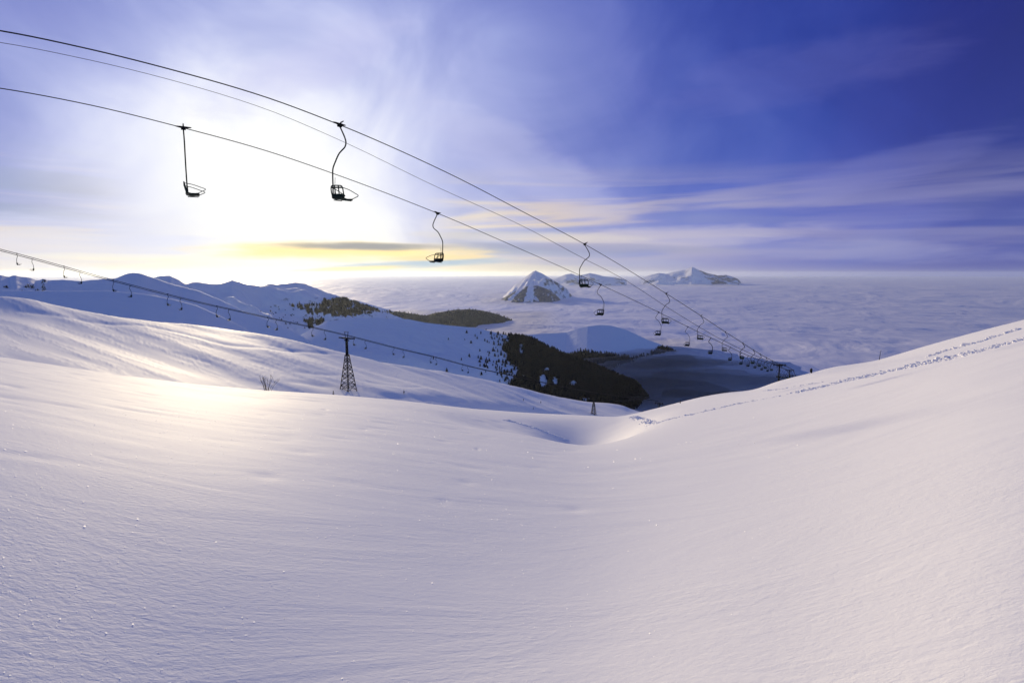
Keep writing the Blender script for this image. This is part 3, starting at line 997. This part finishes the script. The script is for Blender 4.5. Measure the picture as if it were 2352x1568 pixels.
# ------------------------------------------------------------------ lift chair
def make_chair(fat=1.0):
    root = empty('lift_chair')
    g = MB()                              # grip clamped on the rope
    g.tube([(0, -.34, .05), (0, -.12, .03), (0, .12, .03), (0, .34, .05)], [.02, .05, .05, .02], 8)
    g.box((0, 0, -.03), (.09, .20, .12))
    g.tube([(0, 0, .02), (.10, 0, .10), (.24, 0, .14)], [.035 * fat, .03 * fat, .02 * fat], 8)
    g.build('grip', M_steel, root)
    h = MB()
    h.tube(bez([(0, 0, -.04), (.12, 0, -.22), (.30, 0, -.50), (.40, 0, -.74), (.34, 0, -.94), (.12, 0, -1.10), (-.04, 0, -1.24),
                (-.22, 0, -1.52), (-.37, 0, -1.80), (-.39, 0, -2.05), (-.37, 0, -2.5), (-.34, 0, -3.10)], 4), .030 * fat, 8)
    h.build('hanger', M_steel, root)
    s = MB()                              # seat pan: rounded slab, turned-down front lip
    prof = [(-.05, -3.02), (.02, -3.08), (.15, -3.11), (.34, -3.10), (.44, -3.08), (.50, -3.12), (.50, -3.16), (.42, -3.14), (.15, -3.17), (-.02, -3.14), (-.09, -3.06)]
    xs = [-.36, -.33, .33, .36]
    vs = []; fs = []
    for i, xx in enumerate(xs):
        sc = .8 if i in (0, 3) else 1.0
        for (yy, zz) in prof: vs.append((xx, .2 + (yy - .2) * (.97 if sc < 1 else 1), -3.11 + (zz + 3.11) * sc))
    n = len(prof)
    for i in range(3):
        for k in range(n):
            fs.append((i * n + k, i * n + (k + 1) % n, (i + 1) * n + (k + 1) % n, (i + 1) * n + k))
    fs.append(tuple(range(n - 1, -1, -1))); fs.append(tuple(3 * n + k for k in range(n)))
    s.add(vs, fs)
    if fat > 1: s.box((0, .2, -3.12), (.70, .56, .16))
    s.tube([(-.30, .0, -3.19), (-.30, .46, -3.18)], .02, 6); s.tube([(.30, .0, -3.19), (.30, .46, -3.18)], .02, 6)
    s.build('seat', M_green, root)
    bk = MB()
    ring = bez([(-.36, -.02, -3.06), (-.37, -.09, -2.80), (-.34, -.12, -2.64), (-.24, -.13, -2.58), (.22, -.13, -2.58), (.34, -.12, -2.64), (.37, -.09, -2.80), (.36, -.02, -3.06)], 4)
    bk.tube(ring, .026 * fat, 8)
    bk.box((0, -.05, -3.02), (.70, .03, .20 * fat))
    bk.tube([(-.34, -.12, -2.66), (.34, -.12, -2.66)], .035, 6)
    bk.build('backrest_frame', M_green, root)
    for xx in (-.13, .10):
        sl = MB()
        sl.box((xx, -.085, -2.82), (.055, .018, .50), Matrix.Rotation(R(10), 3, 'X'))
        sl.build('backrest_slat', M_green, root)
    for sx in (-1, 1):
        a = MB()
        a.tube(bez([(sx * .35, -.11, -2.66), (sx * .40, .22, -2.72), (sx * .42, .56, -2.83), (sx * .42, .76, -2.91), (sx * .39, .60, -3.02), (sx * .35, .40, -3.12)], 4), .017, 6)
        a.build('armrest', M_steel, root)
    sb = MB()
    sb.tube([(-.30, .04, -3.10), (-.27, .02, -2.7), (-.22, -.02, -2.35), (-.20, -.03, -2.22)], [.014, .012, .010, .008], 6)
    sb.build('safety_bar', M_steel, root)
    return root


proto = make_chair()
proto2 = make_chair(2.0)
used = [False, False]


def place_chair(p, heading, label, group, scale=1.0, tilt=0.0):
    f_ = 1 if p[1] > 100 else 0
    pr_ = proto2 if f_ else proto
    if used[f_]: o = copy_tree(pr_)
    else: o = pr_; used[f_] = True
    o.location = tuple(p); o.rotation_euler = (0, tilt, -heading); o.scale = (scale,) * 3
    tag(o, label, 'chairlift chair', group)
    return o


# --- the near lift. picture column -> row, and apparent chair height in pixels (3.2 m)
ropeR = dict(x=[-300, 0, 200, 400, 600, 780, 900, 1050, 1200, 1343, 1530, 1610, 1665.6, 1705.6, 1730, 1745, 1759, 1772, 1799],
             y=[30, 71, 112, 162, 220, 287, 338, 408, 486, 561, 674, 725, 762, 787.5, 803.5, 812.5, 820.6, 827.5, 841],
             s=[270, 240, 222, 203, 184, 165, 148, 130, 113, 100, 67, 54.5, 43, 35, 30.5, 27.5, 25, 22.6, 19])
# smooth sizes
ropeR['s'] = [275, 243, 222, 202, 182, 163, 149, 131, 114, 98, 70, 56, 45.5, 37.5, 32.5, 29.5, 26.5, 24, 20]
ropeL = dict(x=[-300, 0, 200, 421, 600, 780, 1005, 1200, 1380, 1513, 1580, 1633, 1678, 1703, 1719, 1735, 1750.5, 1764, 1782],
             y=[165, 203, 240, 294, 343, 404, 490, 574, 654, 717, 750.5, 776, 797.6, 810, 816.8, 822.6, 828.5, 833, 840],
             s=[190, 172, 161, 148, 138, 127, 110, 90, 70, 53.5, 44.5, 37, 30.5, 27, 25, 23, 21.6, 20.5, 19])


def rope_pt(rp, px, sfun=None):
    y_ = float(pchip(rp['x'], rp['y'], px)); s_ = float(pchip(rp['x'], rp['s'], px))
    return at(px, y_, FPX * 3.2 / s_)


def rope(name, pts, rads, label, cat='cable', group=None):
    b_ = MB(); b_.tube([tuple(p) for p in pts], list(rads), 6)
    o_ = b_.build(name, M_rope); tag(o_, label, cat, group)
    return o_


TOW1 = at(1790.5, 838, 209.0); TOW2 = at(1814, 850, 305.0); TOW3 = at(1821, 862, 420.0)
ld = (TOW2 - TOW1); ld[2] = 0; ld /= np.linalg.norm(ld)
HEAD = math.atan2(.507, .862)
dirv = np.array([math.sin(HEAD), math.cos(HEAD), 0]); lat = np.array([math.cos(HEAD), -math.sin(HEAD), 0])


def ropepath(rp, xs, side):
    P = [rope_pt(rp, q) for q in xs]
    P.append(TOW1 + lat * 1.75 * side + np.array([0, 0, .1]))
    P.append(TOW2 + lat * 1.75 * side + np.array([0, 0, .1]))
    P.append(TOW3 + lat * 1.75 * side + np.array([0, 0, .1]))
    P.append(TOW3 + lat * 1.75 * side + np.array([30, 60, -25]))
    return P


xsR = list(np.linspace(-300, 1700, 60)) + [1730, 1745, 1759, 1772, 1785]
PR = ropepath(ropeR, xsR, 1)
radR = [max(.021, .00045 * float(np.linalg.norm(p))) for p in PR]
rope('haul_rope', PR, radR, 'upper thick steel rope with chairs facing away, nearest lift', group='ropes of the near chairlift')
xsL = list(np.linspace(-300, 1700, 60)) + [1719, 1735, 1750, 1764]
PL = ropepath(ropeL, xsL, -1)
rope('haul_rope', PL, [max(.021, .00042 * float(np.linalg.norm(p))) for p in PL], 'lower steel rope with returning chairs, nearest lift', group='ropes of the near chairlift')
midx = [-300, 0, 200, 400, 600, 780, 1000, 1200, 1343, 1424, 1530, 1650, 1720, 1780]
midy = [60, 98, 137, 186, 247, 322, 428, 519, 595, 636, 704, 776, 810, 836]
PM = []
for q in np.linspace(-300, 1775, 50):
    s_ = .5 * (float(pchip(ropeR['x'], ropeR['s'], q)) + float(pchip(ropeL['x'], ropeL['s'], q)))
    PM.append(at(q, float(pchip(midx, midy, q)), FPX * 3.2 / s_))
PM.append(TOW1 + np.array([0, 0, .45]))
rope('signal_cable', PM, [max(.009, 0.00034 * float(np.linalg.norm(p))) for p in PM], 'thin signal cable strung between the two haul ropes')

labsR = ['large chair nearest on the upper rope, against the bright sky', 'chair on the upper rope level with the horizon, left of the far summit',
         'chair on the upper rope hanging over the cloud, third from the top', 'fourth chair down the upper rope, above the mist edge',
         'fifth chair down the upper rope', 'sixth chair down the upper rope', 'seventh chair down the upper rope', 'eighth chair down the upper rope',
         'ninth chair down the upper rope, small', 'tenth chair down the upper rope, small, nearest the first tower']
for k, q in enumerate([780, 1343, 1530, 1610, 1665.6, 1705.6, 1730, 1745, 1759, 1773]):
    p = rope_pt(ropeR, q)
    place_chair(p, HEAD, labsR[k], 'chairs on the upper rope of the near lift', tilt=[R(4), 0, 0, 0, 0, 0, 0, 0, 0, 0][k])
labsL = ['dark chair with a straight hanger, leftmost on the lower rope', 'chair on the lower rope in front of the yellow streaked cloud', 'chair on the lower rope above the blue snow dome',
         'chair on the lower rope overlapping the third upper chair', 'fifth chair down the lower rope, over the grey mist', 'sixth chair down the lower rope, over the grey mist',
         'seventh chair down the lower rope, small', 'eighth chair down the lower rope, small', 'ninth chair down the lower rope, tiny', 'tenth chair down the lower rope, tiny',
         'eleventh chair down the lower rope, tiny', 'twelfth chair down the lower rope, tiny, beside the tower']
for k, q in enumerate([421, 1005, 1380, 1513, 1580, 1633, 1678, 1703, 1719, 1735, 1750.5, 1764]):
    p = rope_pt(ropeL, q)
    place_chair(p, R(60) if k == 0 else HEAD + math.pi, labsL[k], 'chairs on the lower rope of the near lift', tilt=R(-3) if k == 0 else 0)
# chairs between the far towers
for side, rp in ((1, 'upper'), (-1, 'lower')):
    for f in (.22, .42, .62, .82):
        p = (TOW1 + (TOW2 - TOW1) * f) + lat * 1.75 * side + np.array([0, 0, -1.5])
        place_chair(p, HEAD if side > 0 else HEAD + math.pi, 'tiny chair between the first and second tower of the near lift', 'tiny chairs beyond the first tower')


# --- T-shaped towers of the near lift
def t_tower(top, height, label, heading, arm=3.9):
    root = empty('lift_tower', (top[0], top[1], top[2] - height), -heading)
    H = height
    m_ = MB(); m_.tube([(0, 0, 0), (0, 0, H * .5), (0, 0, H + .25)], [.36, .29, .22], 14); m_.build('mast', M_steel, root)
    a_ = MB(); a_.box((0, 0, H), (arm, .34, .30)); a_.box((0, 0, H - .28), (arm * .5, .22, .22)); a_.build('crossarm', M_steel, root)
    for sx in (-1, 1):
        s_ = MB()
        x0 = sx * (arm / 2 - .1)
        s_.box((x0, 0, H + .05), (.16, .5, .95))
        s_.box((x0, 0, H - .22), (.12, 2.2, .16))
        for k in range(-2, 3): s_.disc((x0 + sx * .12, k * .48, H - .05), (1, 0, 0), .20, .12)
        s_.build('sheave_assembly', M_steel, root)
        b_ = MB()
        b_.box((sx * arm * .2, 0, H - .62), (.10, .16, .7)); b_.disc((sx * arm * .2, 0, H - .95), (1, 0, 0), .26, .16)
        b_.build('guide_wheel', M_steel, root)
    l_ = MB()
    for sx in (-.16, .16): l_.tube([(sx, .36, .5), (sx, .30, H - .4)], .022, 5)
    for k in range(int(H / .4) - 2): l_.tube([(-.16, .35, .8 + k * .4), (.16, .35, .8 + k * .4)], .015, 4)
    l_.build('ladder', M_steel, root)
    tag(root, label, 'lift tower', 'steel towers of the near lift')
    return root


t_tower(TOW1, 12.0, 'T-shaped steel tower standing on the right ridge, tallest of three', HEAD)
t_tower(TOW2, 12.0, 'middle T-shaped steel tower, just behind the tallest one', HEAD)
t_tower(TOW3, 12.0, 'smallest T-shaped tower, farthest down the near lift', HEAD)
t_tower(at(1514, 926, 330.0), 9.0, 'dark T-shaped tower top peeking over the right snow slope by the forest', HEAD + .1, 4.4)


# --- the far lift on the left with lattice towers
def lattice_tower(base, height, label, heading):
    root = empty('lattice_tower', tuple(base), -heading)
    H = height; zl = H * .615; wb = 2.15; wt = .50
    corner = [(-1, -1), (1, -1), (1, 1), (-1, 1)]

    def w_(z): return wb + (wt - wb) * (z / zl)
    for (cx, cy) in corner:
        l_ = MB(); l_.tube([(cx * wb, cy * wb, -.6), (cx * wt, cy * wt, zl)], [.17, .14], 6); l_.build('leg', M_rust, root)
    b_ = MB()
    zs = [0, 1.9, 3.7, 5.4, 7.0, 8.5, 9.9, 11.2, 12.3, zl]
    for k in range(len(zs) - 1):
        z0, z1 = zs[k], zs[k + 1]
        for q in range(4):
            c0 = corner[q]; c1 = corner[(q + 1) % 4]
            a0 = (c0[0] * w_(z0), c0[1] * w_(z0), z0); a1 = (c1[0] * w_(z0), c1[1] * w_(z0), z0)
            t0 = (c0[0] * w_(z1), c0[1] * w_(z1), z1); t1 = (c1[0] * w_(z1), c1[1] * w_(z1), z1)
            b_.tube([a0, t1], .095, 4); b_.tube([a1, t0], .095, 4)
            if k % 2 == 1: b_.tube([a0, a1], .07, 4)
    b_.build('bracing', M_rust, root)
    m_ = MB(); m_.tube([(0, 0, zl - .2), (0, 0, zl + 1), (0, 0, H * .905)], [.56, .50, .46], 10); m_.build('mast', M_steel, root)
    a_ = MB(); a_.box((0, 0, H * .895), (4.4, .5, .5)); a_.box((0, 0, H * .86), (2.4, .3, .4)); a_.build('crossarm', M_steel, root)
    for sx in (-1, 1):
        s_ = MB()
        rot = Matrix.Rotation(R(-9), 3, 'X')
        s_.box((sx * 2.15, 0, H * .895 - .05), (.22, 3.0, .28), rot)
        for k in range(-3, 4):
            p_ = rot @ Vector((0, k * .47, 0.05)); s_.disc((sx * 2.15 + sx * .18, p_.y, H * .895 + p_.z), (1, 0, 0), .24, .16)
        s_.build('sheave_assembly', M_steel, root)
    f_ = MB()
    for sx in (-1, 1): f_.tube([(sx * .55, 0, H * .90), (sx * .85, 0, H * 1.0)], .11, 6)
    f_.tube([(-1.2, 0, H * 1.0), (1.2, 0, H * 1.0)], .10, 6)
    f_.build('top_frame', M_steel, root)
    tag(root, label, 'lift tower', 'lattice towers of the far lift')
    return root


th1, _ = polar(800.0, 893.0)
LT = at(800, 894, 208.0)
zg = float(near_z(math.atan2(LT[0], LT[1]), math.hypot(LT[0], LT[1])))
print('tower base z', LT, zg)
lattice_tower((LT[0], LT[1], min(zg, LT[2]) if abs(zg - LT[2]) < 3 else LT[2]), 21.7, 'tall lattice tower standing on the lit snow slope', HEAD)
LT2 = at(1363, 966, 408.0)
lattice_tower(LT2, 21.7, 'second lattice tower half sunk behind the snow edge in front of black forest', HEAD)

fx = [-200, 0, 120, 246.6, 450, 600, 784, 800, 843.7, 902, 1004, 1086, 1183.5, 1275, 1363]
fy = [528, 574, 606, 641, 692.6, 726, 767, 771, 782, 797, 821, 843, 864, 884, 901]
fD = [106, 120, 128, 139, 157, 175, 205, 208, 219, 235, 262, 288, 325, 362, 408]
for side, nm in ((-1, 'far side'), (1, 'near side')):
    P = []
    for q in list(np.linspace(-200, 1363, 50)):
        c_ = at(q, float(pchip(fx, fy, q)), float(pchip(fx, fD, q)))
        P.append(c_ + lat * 1.3 * side * np.array([1, 1, 0]))
    for e in range(1, 4):
        P.append(P[-1] + np.array([28, 48, -13]))
    rope('haul_rope', P, [max(.025, 0.00042 * float(np.linalg.norm(p))) for p in P],
         'rope of the far lift on its %s, crossing the left hills' % nm, group='ropes of the far lift')
cx_ = [32, 80, 140, 190, 253, 305, 378, 421, 491, 532, 608, 641, 711, 752, 807, 845, 898, 932, 984, 1007, 1057, 1080]
where = ['first from the left edge', 'second from the left edge', 'third from the left edge, against the sky', 'fourth from the left, at the mountain crest', 'fifth from the left, with snow on its seat',
         'sixth from the left, over deep blue snow', 'seventh from the left, over deep blue snow', 'eighth from the left, over deep blue snow', 'ninth from the left', 'tenth from the left',
         'eleventh from the left', 'twelfth from the left', 'third before the lattice tower', 'last before the lattice tower', 'just right of the lattice tower',
         'second right of the lattice tower', 'third right of the lattice tower', 'fourth right of the lattice tower', 'fifth right of the lattice tower', 'sixth right of the lattice tower',
         'seventh right of the lattice tower', 'farthest, in front of the scattered firs']
for k, q in enumerate(cx_):
    side = 1 if k % 2 == 0 else -1
    c_ = at(q, float(pchip(fx, fy, q)), float(pchip(fx, fD, q)))
    p = c_ + lat * 1.3 * side
    ph = float(pchip([0, 400, 700, 900, 1080], [26, 26.5, 22.5, 18.5, 15.5], q))
    sc_ = min(1.1, ph * c_[1] / FPX / 3.2)
    place_chair(p, HEAD if side > 0 else HEAD + math.pi, 'far lift chair, ' + where[k], 'chairs of the far lift', scale=sc_)

# ------------------------------------------------------------------ bush, saplings, posts
def ground_at(px, r):
    a, _ = polar(float(px), 880.0)
    return np.array([r * math.sin(a), r * math.cos(a), float(near_z(a, r))])


def bush(px, r, label):
    g = ground_at(px, r)
    root = empty('bare_bush', tuple(g))
    rs = random.Random(5)
    for k in range(15):
        b_ = MB()
        x0 = rs.uniform(-.55, .65); lean = x0 * 1.7 + rs.uniform(-.2, .2); H = rs.uniform(.7, 1.5)
        ly = rs.uniform(-.4, .4)
        P = [Vector((x0 * .6, 0, -.15)), Vector((x0 * .6 + lean * .25, ly * .3, H * .35)), Vector((x0 * .6 + lean * .6 + rs.uniform(-.06, .06), ly * .6, H * .7)), Vector((x0 * .6 + lean * .9, ly, H))]
        b_.tube(P, [.016, .013, .010, .006], 5)
        for q in range(3):
            t = rs.uniform(.3, .85); a0 = P[1].lerp(P[3], t)
            b_.tube([a0, a0 + Vector((rs.uniform(-.25, .25), rs.uniform(-.2, .2), rs.uniform(.15, .4)))], [.009, .005], 4)
        b_.build('branch', M_twig, root)
    tag(root, label, 'bush')


bush(612, 57, 'bare twiggy bush poking through snow left of the tall lattice tower')
bush(790 * 0 + 590, 60, 'low bare twigs just left of the bare bush') if False else None


def sapling(px, py, hpx, label, rmin=130, seed=0):
    p = hit(px, py, rmin)
    if p is None: return
    r = math.hypot(p[0], p[1]); H = hpx / FPX * r * 1.02
    rs = random.Random(seed)
    root = empty('fir_sapling', tuple(p))
    t_ = MB(); t_.tube([(0, 0, -.3), (.02 * H, 0, H * .5), (0, 0, H * .97)], [.07, .05, .02], 6); t_.build('trunk', M_bark, root)
    c_ = MB()
    for k in range(42):
        z0 = H * rs.uniform(.18, .95); L = (1.05 - z0 / H) * .30 * H * rs.uniform(.5, 1.1) + .08
        a_ = rs.uniform(0, 6.28)
        e_ = Vector((math.cos(a_) * L, math.sin(a_) * L, z0 - L * .35 + .1))
        s0 = Vector((0, 0, z0)); sd = Vector((-math.sin(a_), math.cos(a_), 0)) * .09 * H * .5
        mid = s0.lerp(e_, .6)
        c_.add([s0 + Vector((0, 0, .06)), mid + sd, e_, mid - sd, mid + Vector((0, 0, .08))], [(0, 1, 4), (1, 2, 4), (2, 3, 4), (3, 0, 4), (0, 3, 1), (1, 3, 2)])
    c_.build('crown', M_darkforest, root, False)
    tag(root, label, 'sapling', 'small firs on the lift slope')


sapling(766, 911, 13, 'small dark fir sapling below the lattice tower, left one', 100, 1)
sapling(928, 908, 11, 'small fir sapling right of the lattice tower with a drift behind it', 100, 2)
sapling(1202, 922, 6, 'tiny dark fir on the shaded lift slope, highest of three', 130, 3)
sapling(1242, 927, 6, 'tiny pale olive fir on the shaded lift slope, rightmost of three', 130, 4)
sapling(1225, 941, 5, 'tiny dark fir at the snow edge, lowest of three', 130, 5)


def post(px, r, H, rad, label, head=False, lean=0.0):
    g = ground_at(px, r)
    root = empty('marker_post', tuple(g))
    b_ = MB(); b_.tube([(0, 0, -.3), (lean * H * .5, 0, H * .5), (lean * H, 0, H)], [rad, rad * .8, rad * .45], 8); b_.build('pole', M_bark, root)
    if head:
        c_ = MB(); c_.box((lean * H - .06, 0, H * .55), (.42, .22, .62)); c_.box((lean * H - .03, 0, H * .2), (.30, .26, .30)); c_.build('box', M_steel, root)
    tag(root, label, 'post')


post(1862, 133, 1.15, .10, 'short dark post with a box standing on the right snow ridge', True)
post(2015, 112, 1.7, .05, 'thin dark stake standing on the crest of the right slope', False, .12)
post(1564, 88, .55, .07, 'tiny dark stub in the right snow slope', False)


# ------------------------------------------------------------------ snow clods of the ski and foot tracks
def ico():
    t = (1 + 5**.5) / 2
    v = np.array([(-1, t, 0), (1, t, 0), (-1, -t, 0), (1, -t, 0), (0, -1, t), (0, 1, t), (0, -1, -t), (0, 1, -t), (t, 0, -1), (t, 0, 1), (-t, 0, -1), (-t, 0, 1)]) / math.sqrt(1 + t * t)
    f = np.array([(0, 11, 5), (0, 5, 1), (0, 1, 7), (0, 7, 10), (0, 10, 11), (1, 5, 9), (5, 11, 4), (11, 10, 2), (10, 7, 6), (7, 1, 8), (3, 9, 4), (3, 4, 2), (3, 2, 6), (3, 6, 8), (3, 8, 9), (4, 9, 5), (2, 4, 11), (6, 2, 10), (8, 6, 7), (9, 8, 1)])
    return v, f


IV, IF = ico()


def track(name, pts, n, size, spread, label, seed, rmin=5):
    rs = np.random.default_rng(seed)
    p = np.array(pts, float)
    W3 = [hit(a, b_, rmin) for a, b_ in pts]
    W3 = np.array([q for q in W3 if q is not None])
    print(name, np.hypot(W3[:, 0], W3[:, 1]).round())
    seg = np.concatenate([[0], np.cumsum(np.linalg.norm(np.diff(W3[:, :2], axis=0), axis=1))])
    VV = []; FF = []; k = 0
    for i in range(n):
        s_ = rs.uniform(0, seg[-1])
        dens = .5 + .5 * math.sin(s_ * .9 + 3 * math.sin(s_ * .21))
        if rs.random() > .35 + .65 * dens: continue
        x_ = np.interp(s_, seg, W3[:, 0]) + rs.normal(0, spread); y_ = np.interp(s_, seg, W3[:, 1]) + rs.normal(0, spread)
        z_ = float(near_z(math.atan2(x_, y_), math.hypot(x_, y_)))
        r_ = size * rs.lognormal(0, .45) * math.hypot(x_, y_) / 58
        v_ = IV * rs.uniform(.6, 1.3, (12, 1)) * r_ * np.array([rs.uniform(.8, 1.5), rs.uniform(.8, 1.5), rs.uniform(.45, .95)])
        VV.append(v_ + np.array([x_, y_, z_ + r_ * .1])); FF.append(IF + k); k += 12
    o_ = mesh_np(name, np.concatenate(VV), np.concatenate(FF), M_clod, False)
    tag(o_, label, 'snow track', kind='stuff')


track('snow_track', [(1837, 899), (1903, 886), (1936, 874), (1986, 866), (2034, 855), (2078, 844), (2121, 835), (2176, 824), (2231, 811), (2286, 797), (2352, 779), (2420, 760)],
      2000, .070, .33, 'broken snow clods thrown up along the main ski track on the right slope', 1)
track('snow_track', [(1500, 975), (1600, 950), (1700, 927), (1780, 911), (1837, 899)], 420, .05, .30, 'faint clods where the main track fades', 2)
track('snow_track', [(2137, 818), (2165, 809), (2198, 800), (2241, 789), (2285, 774), (2318, 763), (2345, 756)], 600, .07, .16, 'upper row of footprints and clods near the ridge', 3)
track('snow_track', [(1160, 966), (1200, 975), (1235, 985), (1270, 998), (1300, 1010)], 420, .06, .16, 'footprint track dropping into the blue hollow', 4, 12)
track('snow_track', [(1452, 958), (1470, 962), (1490, 968), (1500, 974)], 200, .07, .20, 'short row of clods at the notch between slopes', 5)
track('snow_track', [(1755, 897), (1800, 893), (1850, 884), (1900, 876)], 160, .04, .12, 'thin ski trace beside the first tower', 6)

# ------------------------------------------------------------------ air
hb = MB(); hb.box((0, 28000, -290), (112000, 68000, 850))
hm = bpy.data.materials.new('haze'); hm.use_nodes = True
ht = NT(hm.node_tree)
for n_ in list(hm.node_tree.nodes):
    if n_.type != 'OUTPUT_MATERIAL': hm.node_tree.nodes.remove(n_)
pv_ = ht.new('ShaderNodeVolumePrincipled')
pv_.inputs['Color'].default_value = (.74, .84, 1.0, 1)
pv_.inputs['Density'].default_value = 1.5e-5
pv_.inputs['Anisotropy'].default_value = .55
ht.l.new(pv_.outputs[0], hm.node_tree.nodes['Material Output'].inputs['Volume'])
ho = hb.build('haze', hm, smooth=False)
tag(ho, 'thin valley haze', 'haze', kind='stuff')

# ------------------------------------------------------------------ glinting hoar crystals on the near snow
rs = np.random.default_rng(21)
VV = []; FF = []; k = 0
OV = np.array([(1, 0, 0), (.5, 0, .87), (-.5, 0, .87), (-1, 0, 0), (-.5, 0, -.87), (.5, 0, -.87)], float)
OF = np.array([(0, 1, 2), (0, 2, 3), (0, 3, 4), (0, 4, 5)])
for i in range(3800):
    q = rs.random()
    px_ = rs.uniform(-60, 1900); py_ = 940 + 640 * rs.random() ** 1.1
    if rs.random() > (1.1 - px_ / 1900) ** 1.2: continue
    a_, te_ = polar(px_, py_)
    j = int(np.argmin(np.abs(TH - float(a_))))
    ok = (Z[:, j] >= te_ * RR) & (RR > 1)
    if not ok.any(): continue
    r_ = RR[int(np.argmax(ok))]
    if r_ > 60: continue
    c_ = np.array([r_ * math.sin(a_), r_ * math.cos(a_), float(near_z(a_, r_))])
    sz = min(.00058 * r_ * rs.lognormal(0, .30), .016)
    M_ = np.array(Matrix.Rotation(-SUN_AZ * 0 + rs.normal(0, .6), 3, 'Z') @ Matrix.Rotation(rs.normal(0, .6), 3, 'X'))
    VV.append((OV * sz) @ M_.T + c_ + np.array([0, 0, sz * .5])); FF.append(OF + k); k += 6
mc_, ntc, bc = material('hoar_crystal')
bc.inputs['Base Color'].default_value = (.97, .97, 1, 1); bc.inputs['Roughness'].default_value = .2
tc_ = ntc.new('ShaderNodeBsdfTranslucent'); tc_.inputs['Color'].default_value = (1, 1, 1, 1)
gn = ntc.noise(ntc.new('ShaderNodeTexCoord').outputs['Object'], 3.0, 2)
ntc.put(bc.inputs['Base Color'], ntc.mix(gn, (.92, .93, .97), (1, 1, 1)))
mxc = ntc.new('ShaderNodeMixShader'); mxc.inputs[0].default_value = .85
ntc.l.new(bc.outputs[0], mxc.inputs[1]); ntc.l.new(tc_.outputs[0], mxc.inputs[2])
ntc.l.new(mxc.outputs[0], mc_.node_tree.nodes['Material Output'].inputs['Surface'])
oc = mesh_np('ice_crystals', np.concatenate(VV), np.concatenate(FF), mc_, False)
tag(oc, 'tiny hoar crystals glinting on the near snow', 'ice crystals', kind='stuff')
